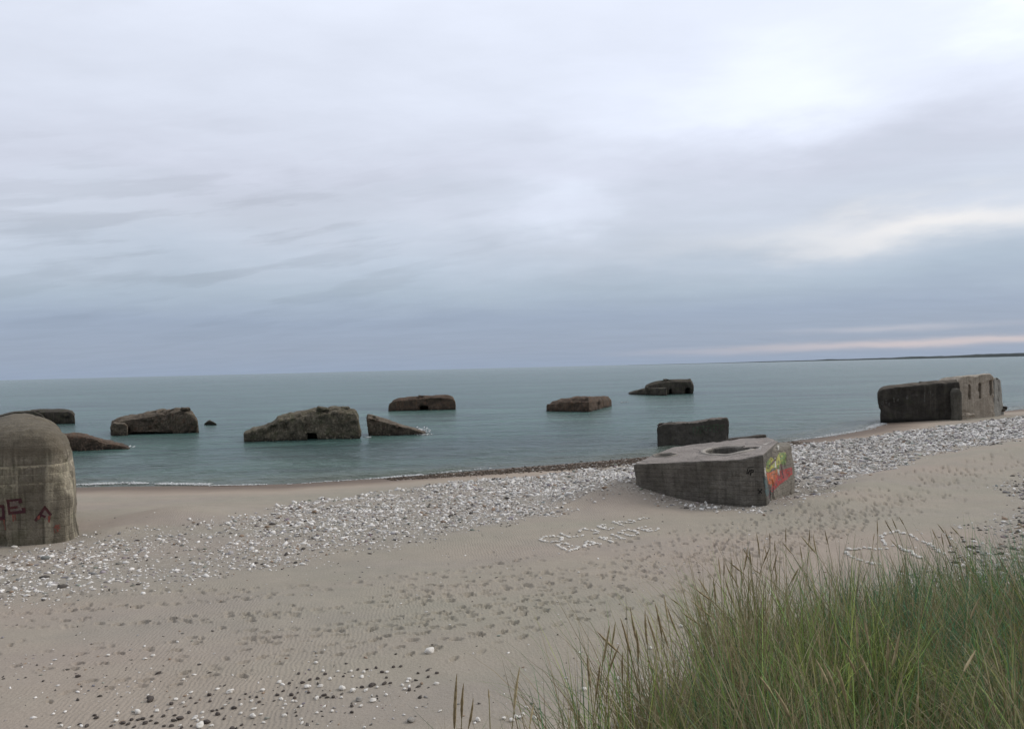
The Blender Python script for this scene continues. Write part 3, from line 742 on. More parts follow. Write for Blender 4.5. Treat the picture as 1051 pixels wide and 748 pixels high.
def build_cobbles():
    A = lambda x, y: (60 + x / 5.53, 660 + y / 5.53)
    B = lambda x, y: (250 + x / 4.777, 640 + y / 4.777)
    C = lambda x, y: (460 + x / 5.055, 600 + y / 5.055)
    D = lambda x, y: (640 + x / 5.344, 540 + y / 5.344)
    G = 'stones scattered on the sand below the dune'
    wl = 'small white stone in the {} patch of stones near the bottom edge'
    dl = 'small dark stone in the {} patch of stones near the bottom edge'
    single = [('white', B(913, 140), 9.5, 'large white stone alone on ripples above the stone patch'),
              ('white', A(973, 280), 6.5, 'upright white stone at the top right of the denser stone patch'),
              ('white', A(450, 395), 7, 'big white stone at the bare left margin of the denser stone patch'),
              ('dark', A(525, 325), 8, 'largest dark stone lying by itself above the denser stone patch'),
              ('dark', A(690, 430), 6.5, 'blackish round stone amid smaller brown ones in the denser patch'),
              ('dark', A(845, 450), 6.5, 'broad dark stone just right of a cluster of white stones'),
              ('white', A(805, 470), 8.5, 'big white stone cut off by the bottom edge of the photo'),
              ('white', B(310, 313), 6.5, 'lumpy white stone between two dark stones in the sparse patch'),
              ('white', B(483, 322), 7.5, 'tall pale stone with grey ring in the middle of the sparse patch'),
              ('white', B(535, 332), 6.5, 'oval white stone right beside the tall pale stone'),
              ('white', B(633, 380), 6.5, 'tilted white stone below the others in the sparse patch'),
              ('grey', B(565, 375), 7, 'round mottled grey stone with a pale band in the sparse patch'),
              ('dark', B(625, 305), 6, 'black stone touching the white stones in the sparse patch'),
              ('white', B(45, 458), 8, 'long white stone low between the two stone patches'),
              ('grey', B(820, 478), 8.5, 'flat pale grey stone lying alone close to the grass stalks'),
              ('white', C(155, 705), 6.5, 'white stone beside the lowest left tuft of dune grass'),
              ('white', C(705, 545), 5.5, 'white stone half hidden behind the seed stalk on the dune edge'),
              ('white', C(883, 487), 5.5, 'round white stone just above the grass among leaning stalks'),
              ('white', D(315, 550), 4.5, 'small white stone seen between stalks halfway up the grass edge'),
              ('white', D(380, 600), 5, 'white stone behind the thick stalks halfway up the grass edge'),
              ('white', D(150, 670), 5, 'pale stone at the foot of two tall stalks on grass edge'),
              ('white', (15, 562), 4.5, 'white stone lying against the foot of the graffiti bunker'),
              ('white', (594, 587.5), 2.5, 'tiny white stone alone among footprints below the stone writing')]
    for col, (u, v), px, lab in single:
        p = hit(u, v); stone(col, p, px_size(p, px), lab, G, 0.12)
    wa = [(282, 70), (755, 280), (708, 340), (815, 395), (815, 425), (770, 430), (1035, 350), (1035, 400), (325, 440), (690, 468), (560, 385), (340, 398), (665, 320), (537, 73), (710, 207), (945, 352), (15, 470), (490, 90), (790, 440), (60, 480), (870, 470)]
    da = [(515, 310), (205, 410), (215, 425), (120, 460), (160, 470), (300, 470), (395, 460), (480, 430), (490, 455), (530, 415), (525, 440), (555, 455), (595, 415), (600, 470), (660, 410), (655, 440), (740, 395), (780, 340), (750, 312), (855, 295), (860, 330),
          (905, 405), (875, 385), (755, 470), (985, 485), (1040, 465), (995, 370), (975, 315), (110, 190), (565, 175), (455, 435), (640, 470), (415, 435), (365, 455), (430, 475), (930, 370), (640, 345), (900, 380), (940, 430), (700, 480)]
    wb = [(355, 193), (390, 233), (463, 235), (528, 233), (590, 238), (580, 262), (703, 238), (535, 260), (425, 272), (600, 330), (655, 313), (780, 302), (805, 285), (812, 272), (575, 405), (700, 350), (480, 362), (175, 288), (375, 308), (40, 380), (185, 370), (240, 380),
          (205, 397), (280, 405), (85, 445), (100, 485), (200, 452), (283, 468), (287, 488), (360, 438), (790, 322), (945, 295), (963, 430), (93, 327), (50, 420), (360, 368), (435, 430)]
    db = [(400, 248), (363, 270), (267, 338), (325, 275), (290, 290), (225, 293), (195, 330), (165, 350), (10, 345), (235, 350), (320, 338), (650, 217), (770, 210), (735, 213), (680, 238), (700, 265), (580, 312), (720, 292), (855, 243), (905, 262), (948, 243), (560, 225),
          (605, 225), (490, 258), (270, 245), (75, 385), (65, 360), (530, 405), (530, 435), (640, 300), (690, 295), (812, 325), (395, 352), (440, 360), (250, 365)]
    wc = [(290, 695), (330, 705), (375, 690), (405, 640), (450, 690), (350, 690), (385, 675)]
    for lst, T, col, lab, lo, hi in ((wa, A, 'white', wl.format('denser left'), 3.0, 5.0), (da, A, 'dark', dl.format('denser left'), 2.8, 5.2), (wb, B, 'white', wl.format('sparser right'), 3.0, 5.0),
                                     (db, B, 'dark', dl.format('sparser right'), 2.8, 4.6), (wc, C, 'white', 'white stone in the cluster at the foot of the lowest grass tufts', 4, 6.5)):
        for x, y in lst:
            p = hit(*T(x, y)); stone(col, p, px_size(p, random.uniform(lo, hi)), lab, G, 0.14)


# ------------------------------------------------------------------ bunkers
def solid(bm, bottom, top):
    """closed prism between two rings of the same length (both counter-clockwise seen from above/outside)"""
    b = [bm.verts.new(p) for p in bottom]; t = [bm.verts.new(p) for p in top]; n = len(b)
    fs = [bm.faces.new(b[::-1]), bm.faces.new(t)]
    for i in range(n): fs.append(bm.faces.new([b[i], b[(i + 1) % n], t[(i + 1) % n], t[i]]))
    bmesh.ops.triangulate(bm, faces=fs[:2], quad_method='BEAUTY', ngon_method='EAR_CLIP')
    bmesh.ops.recalc_face_normals(bm, faces=bm.faces[:])


def weather(bm, voxel, amp, scale, cuts=(), mat=None, name='body', smooth_it=1, chip=0.0, seed=0.0):
    """cut the openings, remesh and erode; returns a mesh in world coordinates"""
    me = bpy.data.meshes.new(name); bm.to_mesh(me); bm.free()
    o = bpy.data.objects.new('raw', me); COL.objects.link(o)
    tmp = []
    for cb in cuts:
        cm = bpy.data.meshes.new('cut'); cb.to_mesh(cm); cb.free()
        c = bpy.data.objects.new('cut', cm); COL.objects.link(c); tmp.append(c)
        md = o.modifiers.new('cut', 'BOOLEAN'); md.operation = 'DIFFERENCE'; md.object = c; md.solver = 'EXACT'
    r = o.modifiers.new('rm', 'REMESH'); r.mode = 'VOXEL'; r.voxel_size = voxel
    dg = bpy.context.evaluated_depsgraph_get(); dg.update()
    out = bpy.data.meshes.new_from_object(o.evaluated_get(dg)); out.name = name
    for c in tmp: bpy.data.objects.remove(c)
    bpy.data.objects.remove(o)
    b2 = bmesh.new(); b2.from_mesh(out)
    for _ in range(smooth_it): bmesh.ops.smooth_vert(b2, verts=b2.verts, factor=0.5, use_axis_x=True, use_axis_y=True, use_axis_z=True)
    b2.normal_update()
    off = Vector((seed * 13.7, seed * 5.1, seed * 2.3))
    mv = []
    for v in b2.verts:
        q = v.co * scale + off
        d = amp * (noise.fractal(q, 1.0, 2.1, 4) * 0.9)
        d += amp * 1.1 * noise.noise(v.co * scale * 0.42 + off * 3)
        if chip:
            e = noise.fractal(v.co * scale * 0.6 + off * 2, 1.0, 2.0, 3)
            if e > 0.25: d -= chip * min(1, (e - 0.25) * 5)
        mv.append(v.normal * d)
    for v, d in zip(b2.verts, mv): v.co += d
    for f in b2.faces: f.smooth = True
    b2.to_mesh(out); b2.free()
    out.materials.clear()
    if mat: out.materials.append(mat)
    return out


def box_cut(a, b, back, back_len, z0, z1, front=1.5):
    """opening from a to b (2d points on a facade), running along back"""
    bm = bmesh.new(); a, b, back = np.array(a), np.array(b), np.array(back)
    p = [a - back * front, b - back * front, b + back * back_len, a + back * back_len]
    solid(bm, [(q[0], q[1], z0) for q in p], [(q[0], q[1], z1) for q in p])
    return bm


def on_plane(u, v, P0, P1):
    """view ray through a photo pixel meets the vertical plane through the plan points P0, P1"""
    d = ray(u, v); e = P1 - P0; n = np.array([-e[1], e[0]])
    t = (n @ (P0 - CAM[:2])) / (n @ d[:2])
    return CAM + t * d


def recentre(me, base):
    me.transform(Matrix.Translation(-Vector(base)))


def profile_solid(bm, prof, P0, P1, depth, taper=0.9, inset=0.3, zb=-1.6, skew=0.0, bevel=0.0, bevel_d=1.0):
    """front outline standing on the plane P0-P1, with a real depth behind it"""
    e = (P1 - P0) / np.linalg.norm(P1 - P0); bk = np.array([-e[1], e[0]])
    f = [on_plane(u, v, P0, P1) for u, v in prof]
    f = [np.array([f[0][0], f[0][1], zb])] + f + [np.array([f[-1][0], f[-1][1], zb])]
    mid = sum(f) / len(f)
    back = []
    rd = mid[:2] / np.linalg.norm(mid[:2]); skew = skew + depth * (rd @ e) / (rd @ bk)
    for q in f:
        off = q[:2] + bk * depth + e * skew
        if q[2] > 0: off = off - e * np.sign((q - mid)[:2] @ e) * inset
        back.append(np.array([off[0], off[1], q[2] * taper if q[2] > 0 else q[2]]))
    if bevel:
        ez = [q[:2] @ e for q in f]; em, eh = (max(ez) + min(ez)) / 2, (max(ez) - min(ez)) / 2
        front = []
        for q in f:
            if q[2] <= 0.35: front.append(q.copy()); continue
            front.append(np.array([*q[:2], q[2] * (1 - bevel * min(1, q[2] / 1.6))]))
        ridge = [np.array([*(q[:2] + (rd / (rd @ bk)) * (bevel_d if q[2] > 0.35 else 0.5)), q[2] * (1 + 0.004 * bevel_d)]) for q in f]
        b_ = [[bm.verts.new(p) for p in ring] for ring in (front, ridge, back)]; n = len(f)
        fs = [bm.faces.new(b_[0]), bm.faces.new(b_[2][::-1])]
        for r_ in (0, 1):
            for i in range(n): fs.append(bm.faces.new([b_[r_][i], b_[r_ + 1][i], b_[r_ + 1][(i + 1) % n], b_[r_][(i + 1) % n]]))
        bmesh.ops.triangulate(bm, faces=fs, quad_method='BEAUTY', ngon_method='EAR_CLIP')
        bmesh.ops.recalc_face_normals(bm, faces=bm.faces[:])
        return e, bk
    solid(bm, f[::-1], back[::-1])
    return e, bk


def sea_base(u, v):
    return at_z(u, v, 0.0)[:2]


def lumps(bm, pts):
    """broken lumps of concrete: (centre, radii)"""
    V0, F0 = ico(2)
    for k, (c, r) in enumerate(pts):
        V = lumpy(np.sign(V0) * np.abs(V0) ** 0.7, k + 11 + int(abs(c[0] * 7)) % 40, 0.75, 1.3, 0.9) * np.array(r) + np.array(c)
        vs = [bm.verts.new(v) for v in V]
        for f in F0: bm.faces.new([vs[i] for i in f])


def part(name, me, root, label=None):
    recentre(me, root.location)
    o = bpy.data.objects.new(name, me); o.parent = root; COL.objects.link(o)
    if label: o['label'] = label
    return o


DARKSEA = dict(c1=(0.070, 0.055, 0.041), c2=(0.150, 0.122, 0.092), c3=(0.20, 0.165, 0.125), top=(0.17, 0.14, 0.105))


def decals(bvh, root, name, polys, mat, step=0.5, rag=0.0, off=0.02, seed=1, label=None):
    """paint film on the surface: polygons given in photo pixels, laid on the concrete they fall on"""
    V = []; Fc = []
    for poly in polys:
        a = np.array(poly, float); lo, hi = a.min(0), a.max(0)
        nx, ny = max(1, int(math.ceil((hi[0] - lo[0]) / step))), max(1, int(math.ceil((hi[1] - lo[1]) / step)))
        gx = lo[0] + (np.arange(nx) + 0.5) * step; gy = lo[1] + (np.arange(ny) + 0.5) * step
        cache = {}

        def vert(i, j):
            if (i, j) not in cache:
                d = ray(lo[0] + i * step, lo[1] + j * step); h = bvh.ray_cast(Vector(CAM), Vector(d))
                if h[0] is None: cache[(i, j)] = None
                else:
                    V.append(h[0] - Vector(d) * off); cache[(i, j)] = len(V) - 1
            return cache[(i, j)]
        for i in range(nx):
            for j in range(ny):
                c = np.array([[gx[i], gy[j]]])
                if not in_poly(c, a)[0]: continue
                if rag and noise.noise(Vector((gx[i] * 0.55, gy[j] * 0.55, seed))) + 0.5 * noise.noise(Vector((gx[i] * 1.7, gy[j] * 1.7, seed))) < rag: continue
                q = [vert(i, j), vert(i + 1, j), vert(i + 1, j + 1), vert(i, j + 1)]
                if None in q: continue
                pts = [V[k] for k in q]
                if max((pts[k] - pts[(k + 1) % 4]).length for k in range(4)) > 0.5: continue
                Fc.append(q[::-1])
    if not Fc: return None
    me = np_mesh(name, np.array([v[:] for v in V]), np.array(Fc), mat, True)
    return part(name, me, root, label)


def sea_bunker(name, label, mat, prof, base_l, base_r, depth, voxel=0.16, amp=0.22, scale=0.7, holes=(), chip=0.32, extra=None, seed=0, bmid=None, cat='bunker', taper=0.9, inset=0.4, skew=0.0, roof=(), slab=None, bevel=0.17):
    P0, P1 = sea_base(*base_l), sea_base(*base_r)
    mid = (P0 + P1) / 2
    root = empty(name, (mid[0], mid[1], 0)); tag(root, label, cat, 'wartime bunkers standing in the sea')
    bm = bmesh.new()
    e, bk = profile_solid(bm, prof, P0, P1, depth, taper, inset, skew=skew, bevel=bevel, bevel_d=1.1)
    cuts = []
    for (u0, v0, u1, v1) in holes:
        a = on_plane(u0, v1, P0, P1); b = on_plane(u1, v0, P0, P1)
        cuts.append(box_cut(a[:2], b[:2], bk, min(depth * 0.5, 3.0), min(a[2], b[2]) - (0.6 if a[2] < 0.7 else 0), b[2]))
    me = weather(bm, voxel, amp, scale, cuts, mat, 'concrete_body', 1, chip, seed)
    part('concrete_body', me, root)
    if roof:
        b2 = bmesh.new(); L = []
        for u, v, r, back in roof:
            q = on_plane(u, v, P0, P1); q = q + np.array([bk[0], bk[1], -0.22 * r / 0.5]) * np.array([back, back, 1])
            L.append((q, (r * 1.6, r * 1.2, r * 0.8)))
        for c, r in L:
            b3 = bmesh.new(); lumps(b3, [(c, r)])
            m3 = bpy.data.meshes.new('rubble_lump'); b3.to_mesh(m3); b3.free(); m3.materials.append(mat)
            part('rubble_lump', m3, root)
        b2.free()
    if slab:
        sprof, sl, sr, sd = slab
        b2 = bmesh.new(); Q0, Q1 = sea_base(*sl), sea_base(*sr)
        profile_solid(b2, sprof, Q0, Q1, sd, 0.95, 0.2)
        part('fallen_slab', weather(b2, voxel, amp * 0.8, scale, (), mat, 'fallen_slab', 1, chip * 0.5, seed + 3), root)
    return root


def build_bunkers():
    wl = (0.3, 0.5, (0.022, 0.020, 0.017))
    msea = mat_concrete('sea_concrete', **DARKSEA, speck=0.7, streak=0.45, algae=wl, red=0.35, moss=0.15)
    mred = mat_concrete('rusty_sea_concrete', (0.066, 0.049, 0.038), (0.140, 0.102, 0.075), (0.20, 0.14, 0.10), speck=0.7, streak=0.4, algae=wl, red=0.55, moss=0.05)
    mgrn = mat_concrete('mossy_sea_concrete', (0.080, 0.070, 0.050), (0.175, 0.152, 0.112), (0.24, 0.205, 0.15), speck=0.65, streak=0.5, algae=wl, red=0.15, moss=0.35)
    mdark = mat_concrete('dark_sea_concrete', (0.056, 0.049, 0.040), (0.105, 0.092, 0.074), (0.14, 0.124, 0.10), streak=0.4, algae=wl, red=0.1, moss=0.25)

    # ---- in the sea, left to right
    sea_bunker('sunken_bunker', 'low flat dark bunker in the sea showing behind the graffiti bunker top', mdark,
               [(30, 421.5), (40, 420.4), (68, 420), (74, 421.5), (76.5, 425), (77, 430)], (30, 435), (77, 435), 7, 0.17, 0.12, 0.6, seed=1,
               slab=([(-30, 432), (-14, 428.5), (0, 426.3), (16, 422.6), (33, 421.5), (42, 425), (49, 432)], (-30, 437.5), (50, 437.5), 5))
    sea_bunker('sunken_bunker', 'brown wedge shaped bunker ruin sloping into water right beside the graffiti bunker', mred,
               [(50, 446.5), (68, 445), (80, 445.2), (88, 446), (96, 448.5), (106, 452.4), (117, 455), (128, 458), (134, 460.5)], (50, 464), (134, 461), 4.5, 0.12, 0.14, 0.8, seed=2, inset=0.1, chip=0.2)
    sea_bunker('sunken_bunker', 'long tilted bunker in the sea with stepped left foot and raised right end', msea,
               [(112.8, 438), (114.5, 432.7), (123, 428.8), (144, 425.6), (169, 420.7), (184, 419.2), (190, 419), (198, 422.4), (202.4, 428.8), (203.5, 438)], (113, 446), (203.7, 444.3), 8, 0.14, 0.24, 0.7, seed=3,
               roof=[(188.5, 419, 0.45, 0.6)], holes=[(133, 443.5, 178, 449)], slab=([(113.5, 437), (116, 434), (128, 434.5), (131.3, 437)], (113.2, 447.4), (131.5, 447), 3))
    o = sea_bunker('sea_rock', 'tiny dark lump of rubble awash in the sea between two bunkers', mdark,
                   [(209.5, 434.5), (213, 431.8), (216, 431), (219, 432.5), (222.5, 435)], (209, 436), (223, 436), 2, 0.12, 0.12, 0.9, seed=4, cat='rock')
    del o['group']
    sea_bunker('sunken_bunker', 'largest bunker in the sea with a low left snout and a dark opening', mgrn,
               [(250, 445), (252, 443.5), (261, 442.2), (272, 437), (283, 431.8), (284.5, 427.8), (297, 425), (312, 422.5), (325, 420), (340, 418.8), (354, 418), (364, 419.6), (367.3, 424), (370, 444)], (250, 453.5), (370.5, 449.5), 9, 0.12, 0.22, 0.7,
               seed=5, holes=[(314.5, 444.5, 325.5, 454)], roof=[(330, 418.8, 0.55, 0.8), (353, 418.5, 0.4, 1.2)], inset=0.5)
    sea_bunker('broken_slab', 'dark triangular concrete slab tilted in the sea with surf at its low end', msea,
               [(378.7, 438), (375.6, 429.5), (377.2, 425.4), (384.4, 426.6), (397, 431), (410, 435.5), (422, 439.2), (430.6, 442), (437.8, 445)], (379.3, 447), (438, 446), 3.5, 0.11, 0.12, 0.8, seed=6, cat='concrete slab', inset=0.05)
    sea_bunker('sunken_bunker', 'oblong bunker far out in the sea beyond the triangular slab', mred,
               [(398.8, 416), (401, 411.8), (409, 408.8), (433, 406.6), (459, 405.4), (465.5, 407.2), (467.7, 412)], (398.3, 422), (468, 420.3), 10, 0.2, 0.2, 0.5, seed=7, holes=[(430, 417, 438.5, 423)], roof=[(432, 406.5, 0.5, 1.0)])
    # box bunker with a sunlit red end
    P0, P1, P2 = sea_base(560.8, 422), sea_base(605, 422.8), sea_base(629, 416.5)
    root = empty('sunken_bunker', (*((P0 + P1) / 2), 0)); tag(root, 'flat topped box bunker in the sea with a rusty brown right end', 'bunker', 'wartime bunkers standing in the sea')
    bm = bmesh.new()
    tops = [on_plane(561.5, 412.7, P0, P1), on_plane(604.8, 410.5, P0, P1), on_plane(628.2, 406.4, P1, P2)]
    P3 = P0 + (P2 - P1) * 1.05; bk = (P2 - P1) / np.linalg.norm(P2 - P1)
    tz = np.array([*P3, tops[0][2] - 0.35])
    ring_b = [np.array([*P0, -1.6]), np.array([*P1, -1.6]), np.array([*P2, -1.6]), np.array([*P3, -1.6])]
    ch = 0.75; c2 = (P0 + P1 + P2 + P3) / 4
    sh = [np.array([*P0, tops[0][2] - 0.2]), np.array([*P1, tops[1][2] - 0.15]), np.array([*P2, tops[2][2] - 0.7]), tz + [0, 0, -0.2]]
    crown = [np.array([*(q[:2] + (c2 - q[:2]) * 0.11), q[2] + ch * k]) for q, k in zip(sh, (0.5, 0.95, 1.0, 1.0))]
    solid(bm, ring_b, sh); b2 = bmesh.new(); solid(b2, [q + [0, 0, -0.3] for q in sh], crown)
    m2 = bpy.data.meshes.new('t'); b2.to_mesh(m2); b2.free(); bm.from_mesh(m2)
    part('concrete_body', weather(bm, 0.2, 0.2, 0.5, (), mred, 'concrete_body', 1, 0.25, 8), root)
    # farthest
    sea_bunker('sunken_bunker', 'farthest bunker out in the sea with two square openings and a low left slab', mdark,
               [(662, 398), (662.6, 395.6), (668, 393), (674, 391.2), (684, 389.5), (700, 389.3), (707, 389.3), (708.8, 388.3), (711.8, 394.5)], (661, 405.4), (712, 404), 12, 0.24, 0.2, 0.45,
               seed=9, holes=[(687, 399, 690, 406), (705, 398.6, 708, 405)], roof=[(684, 389.6, 0.6, 1.0)],
               slab=([(644.8, 403.6), (651, 401.6), (658, 399.6), (668, 398.3), (684, 398.0)], (644.5, 404.6), (684, 405.9), 6))
    # block right behind the gun platform
    mblk = mat_concrete('block_concrete', (0.066, 0.060, 0.052), (0.10, 0.092, 0.08), (0.12, 0.108, 0.092), streak=0.3, algae=(0.1, 0.35, (0.025, 0.022, 0.019)), moss=0.1, top=(0.15, 0.125, 0.105))
    P0, P1 = sea_base(677, 459), sea_base(751, 455.5)
    r = sea_bunker('tilted_block', 'rough dark concrete block in the shallows just behind the bunker with two round pits', mblk,
               [(674.2, 440), (674.6, 438.4), (680, 435), (692.8, 434.5), (706, 434.2), (720, 432.8), (734.7, 430), (746, 429), (748, 434)], (677, 459), (751, 455.5), 5, 0.09, 0.08, 0.9,
               seed=10, roof=[(683, 435.8, 0.3, 1.2), (692, 434.6, 0.38, 0.8), (731, 431.2, 0.25, 0.3)], chip=0.1, inset=0.1, cat='bunker', bevel=0.0)
    body = r.children[0].data; bv = BVHTree.FromPolygons([v.co + r.location for v in body.vertices], [p.vertices[:] for p in body.polygons])
    gg = mat_flat('faded_green_paint', (0.075, 0.10, 0.065), wear=(0.05, 0.06, 0.045))
    polys = []
    for k, (x, y, w, h) in enumerate([(711, 438, 6, 7), (718, 437, 5, 8), (724, 436.5, 7, 6), (732, 435.5, 6, 8), (739, 436, 5, 6)]):
        polys += [[(x, y), (x + w, y - 0.4), (x + w, y + 1), (x, y + 1.4)], [(x, y), (x + 1.2, y), (x + 1.4, y + h), (x + 0.2, y + h)], [(x + w - 1.2, y + 1), (x + w, y + 1), (x + w - 2, y + h), (x + w - 3.2, y + h)]]
    decals(bv, r, 'graffiti', polys, gg, 0.5, -0.25, 0.04, 3, 'faded green graffiti scrawl')

    # ---- bunker with two round pits on the beach
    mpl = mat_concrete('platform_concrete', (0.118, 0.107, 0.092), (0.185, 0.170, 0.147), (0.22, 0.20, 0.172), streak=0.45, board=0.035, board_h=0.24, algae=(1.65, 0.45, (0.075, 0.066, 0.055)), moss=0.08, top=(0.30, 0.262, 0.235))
    D = at_depth
    A, B, C, R_ = D(650.5, 476.1, 40.0), D(760.8, 471.2, 37.5), D(782.8, 466.6, 37.3), D(798.5, 452.6, 43.0)
    E_, G_, L_ = D(787, 447.6, 47.2), D(691, 458.2, 46.6), D(669.8, 467.2, 42.9)
    root = empty('gun_platform_bunker', (12.0, 42.0, 1.5)); tag(root, 'slab sided grey bunker on the shingle with two round pits and red and yellow graffiti', 'bunker')
    tops = [A, B, C, R_, E_, G_, L_]
    bots = [np.array([*D(657, 500, 40.3)[:2], 0.4]), np.array([*D(767, 525, 37.4)[:2], 0.4]), np.array([*D(788.7, 525, 37.3)[:2], 0.4])] + [np.array([q[0], q[1], 0.4]) for q in (R_, E_, G_, L_)]
    bm = bmesh.new(); solid(bm, bots, tops)
    cuts = []
    pits = []; PY = 1.45
    for (u, v, d, rad) in ((746.5, 462.6, 41.3, 1.12), (682.5, 465.6, 42.2, 0.60)):
        c = D(u, v, d); pits.append((c, rad))
        cb = bmesh.new(); ring = [(c[0] + rad * math.cos(k * PI / 16), c[1] + rad * (PY if rad > 1 else 1.25) * math.sin(k * PI / 16)) for k in range(32)]
        solid(cb, [(x, y, c[2] - 1.4) for x, y in ring], [(x, y, c[2] + 1) for x, y in ring]); cuts.append(cb)
    c = pits[0][0]
    cb = bmesh.new(); n = [(c[0] + 0.85, c[1] - 0.45), (c[0] + 1.75, c[1] - 0.30), (c[0] + 1.75, c[1] + 0.40), (c[0] + 0.85, c[1] + 0.55)]
    solid(cb, [(x, y, c[2] - 0.55) for x, y in n], [(x, y, c[2] + 1) for x, y in n]); cuts.append(cb)
    me = weather(bm, 0.065, 0.035, 1.1, cuts, mpl, 'concrete_body', 1, 0.05, 12)
    bvh = BVHTree.FromPolygons([v.co.copy() for v in me.vertices], [p.vertices[:] for p in me.polygons])
    part('concrete_body', me, root)
    mrim = mat_concrete('rim_concrete', (0.30, 0.27, 0.235), (0.38, 0.345, 0.30), (0.40, 0.37, 0.33), streak=0.1)
    mrim2 = mat_concrete('worn_rim_concrete', (0.22, 0.20, 0.17), (0.28, 0.25, 0.215), (0.26, 0.24, 0.2), streak=0.1)
    for k, (c, rad) in enumerate(pits):
        V = []; nseg = 56
        for a in range(nseg):
            th = a * 2 * PI / nseg
            for rr, dz in ((rad * 1.03, -0.04), (rad * 1.04, 0.05), (rad * (1.27 if k == 0 else 1.16), 0.05), (rad * (1.30 if k == 0 else 1.19), -0.06)):
                x, y = c[0] + rr * math.cos(th), c[1] + rr * (PY if k == 0 else 1.25) * math.sin(th)
                h = bvh.ray_cast(Vector((c[0] + rad * 1.2 * math.cos(th), c[1] + rad * 1.2 * (PY if k == 0 else 1.25) * math.sin(th), 8)), Vector((0, 0, -1)))
                zz = h[0].z if h[0] else c[2]
                if abs(zz - c[2]) > 0.6: zz = c[2]
                V.append((x, y, zz + dz + 0.012 * noise.noise(Vector((x * 3, y * 3, 0)))))
        Fq = []
        for a in range(nseg):
            if k == 0 and (a * 2 * PI / nseg > 2 * PI - 0.40 or a * 2 * PI / nseg < 0.42): continue
            b_ = (a + 1) % nseg
            for i in range(3): Fq.append((a * 4 + i, b_ * 4 + i, b_ * 4 + i + 1, a * 4 + i + 1))
        part('pit_rim', np_mesh('pit_rim', np.array(V), np.array(Fq)[:, ::-1], mrim if k == 0 else mrim2, True), root)
    # raised kerb along the back edge, and the buttress behind the painted side
    bm = bmesh.new(); K0, K1 = D(748, 451.4, 47.0), D(787, 447.9, 47.6); w = np.array([0.0, 0.45, 0])
    solid(bm, [K0 + [0, 0, -0.5], K1 + [0, 0, -0.5], K1 + w + [0, 0, -0.5], K0 + w + [0, 0, -0.5]], [K0 + [0, 0, 0.06], K1 + [0, 0, 0.12], K1 + w + [0, 0, 0.12], K0 + w + [0, 0, 0.06]])
    mdk = mat_concrete('kerb_concrete', (0.075, 0.064, 0.055), (0.10, 0.09, 0.075), (0.12, 0.1, 0.08), streak=0.2)
    part('edge_kerb', weather(bm, 0.06, 0.03, 1.3, (), mdk, 'edge_kerb', 1), root)
    mbt = mat_concrete('buttress_concrete', (0.19, 0.17, 0.14), (0.25, 0.225, 0.185), (0.27, 0.24, 0.2), streak=0.4, algae=None, moss=0.05)
    T = [D(790.0, 461, 40.6), D(812.0, 456.5, 42.3), D(810.5, 453.8, 43.6), D(799, 453.2, 43.2)]
    Bt = [D(789.5, 524, 38.2), D(813.5, 504, 42.2), D(814, 500, 44.4), D(800, 500, 43.8)]
    mid_ = [D(788.8, 498, 38.6), D(815.5, 483, 42.3), D(814, 480, 44.3), D(800, 480, 43.5)]
    bm = bmesh.new(); solid(bm, [np.array([q[0], q[1], 0.3]) for q in Bt], mid_)
    b2 = bmesh.new(); solid(b2, [q + [0, 0, -0.05] for q in mid_], T); m2 = bpy.data.meshes.new('t'); b2.to_mesh(m2); b2.free(); bm.from_mesh(m2)
    me = weather(bm, 0.06, 0.05, 1.2, (), mbt, 'buttress', 2, 0.08, 4)
    bvb = BVHTree.FromPolygons([v.co.copy() for v in me.vertices], [p.vertices[:] for p in me.polygons])
    bu = part('buttress', me, root, 'lighter concrete buttress carrying the colourful graffiti')

    class Both:
        def ray_cast(s, o, d):
            h1, h2 = bvh.ray_cast(o, d), bvb.ray_cast(o, d)
            if h1[0] is None: return h2
            if h2[0] is None: return h1
            return h1 if h1[3] < h2[3] else h2
    both = Both()
    Z = lambda pts: [(760 + x / 8.31, 440 + y / 8.31) for x, y in pts]
    P_ = lambda n, c, w=None: mat_flat(n, c, 0.6, w, 3.0)
    decals(both, root, 'graffiti', [Z([(212, 360), (225, 290), (260, 240), (300, 270), (330, 200), (385, 200), (385, 260), (340, 300), (320, 330), (290, 330), (240, 370)])], P_('yellow_paint', (0.36, 0.33, 0.06), (0.17, 0.21, 0.07)), 0.4, -0.3, 0.02, 1, 'yellow green graffiti patch')
    decals(both, root, 'graffiti', [Z([(218, 370), (260, 370), (330, 330), (320, 430), (270, 500), (240, 470)])], P_('orange_paint', (0.46, 0.12, 0.045), (0.30, 0.10, 0.05)), 0.4, -0.35, 0.024, 2, 'orange red graffiti patch')
    decals(both, root, 'graffiti', [Z([(325, 360), (440, 325), (445, 385), (400, 430), (340, 470), (270, 540), (250, 520), (300, 440)])], P_('red_paint', (0.36, 0.06, 0.055), (0.22, 0.065, 0.06)), 0.4, -0.3, 0.028, 3, 'dark red graffiti patch')
    decals(both, root, 'graffiti', [Z([(330, 205), (390, 200), (392, 300), (350, 310), (335, 260)]), Z([(215, 300), (240, 260), (262, 290), (240, 350)]), Z([(295, 330), (325, 300), (330, 350), (300, 375)])], P_('green_paint', (0.10, 0.19, 0.06), (0.16, 0.20, 0.07)), 0.35, -0.12, 0.03, 8, 'green graffiti patch')
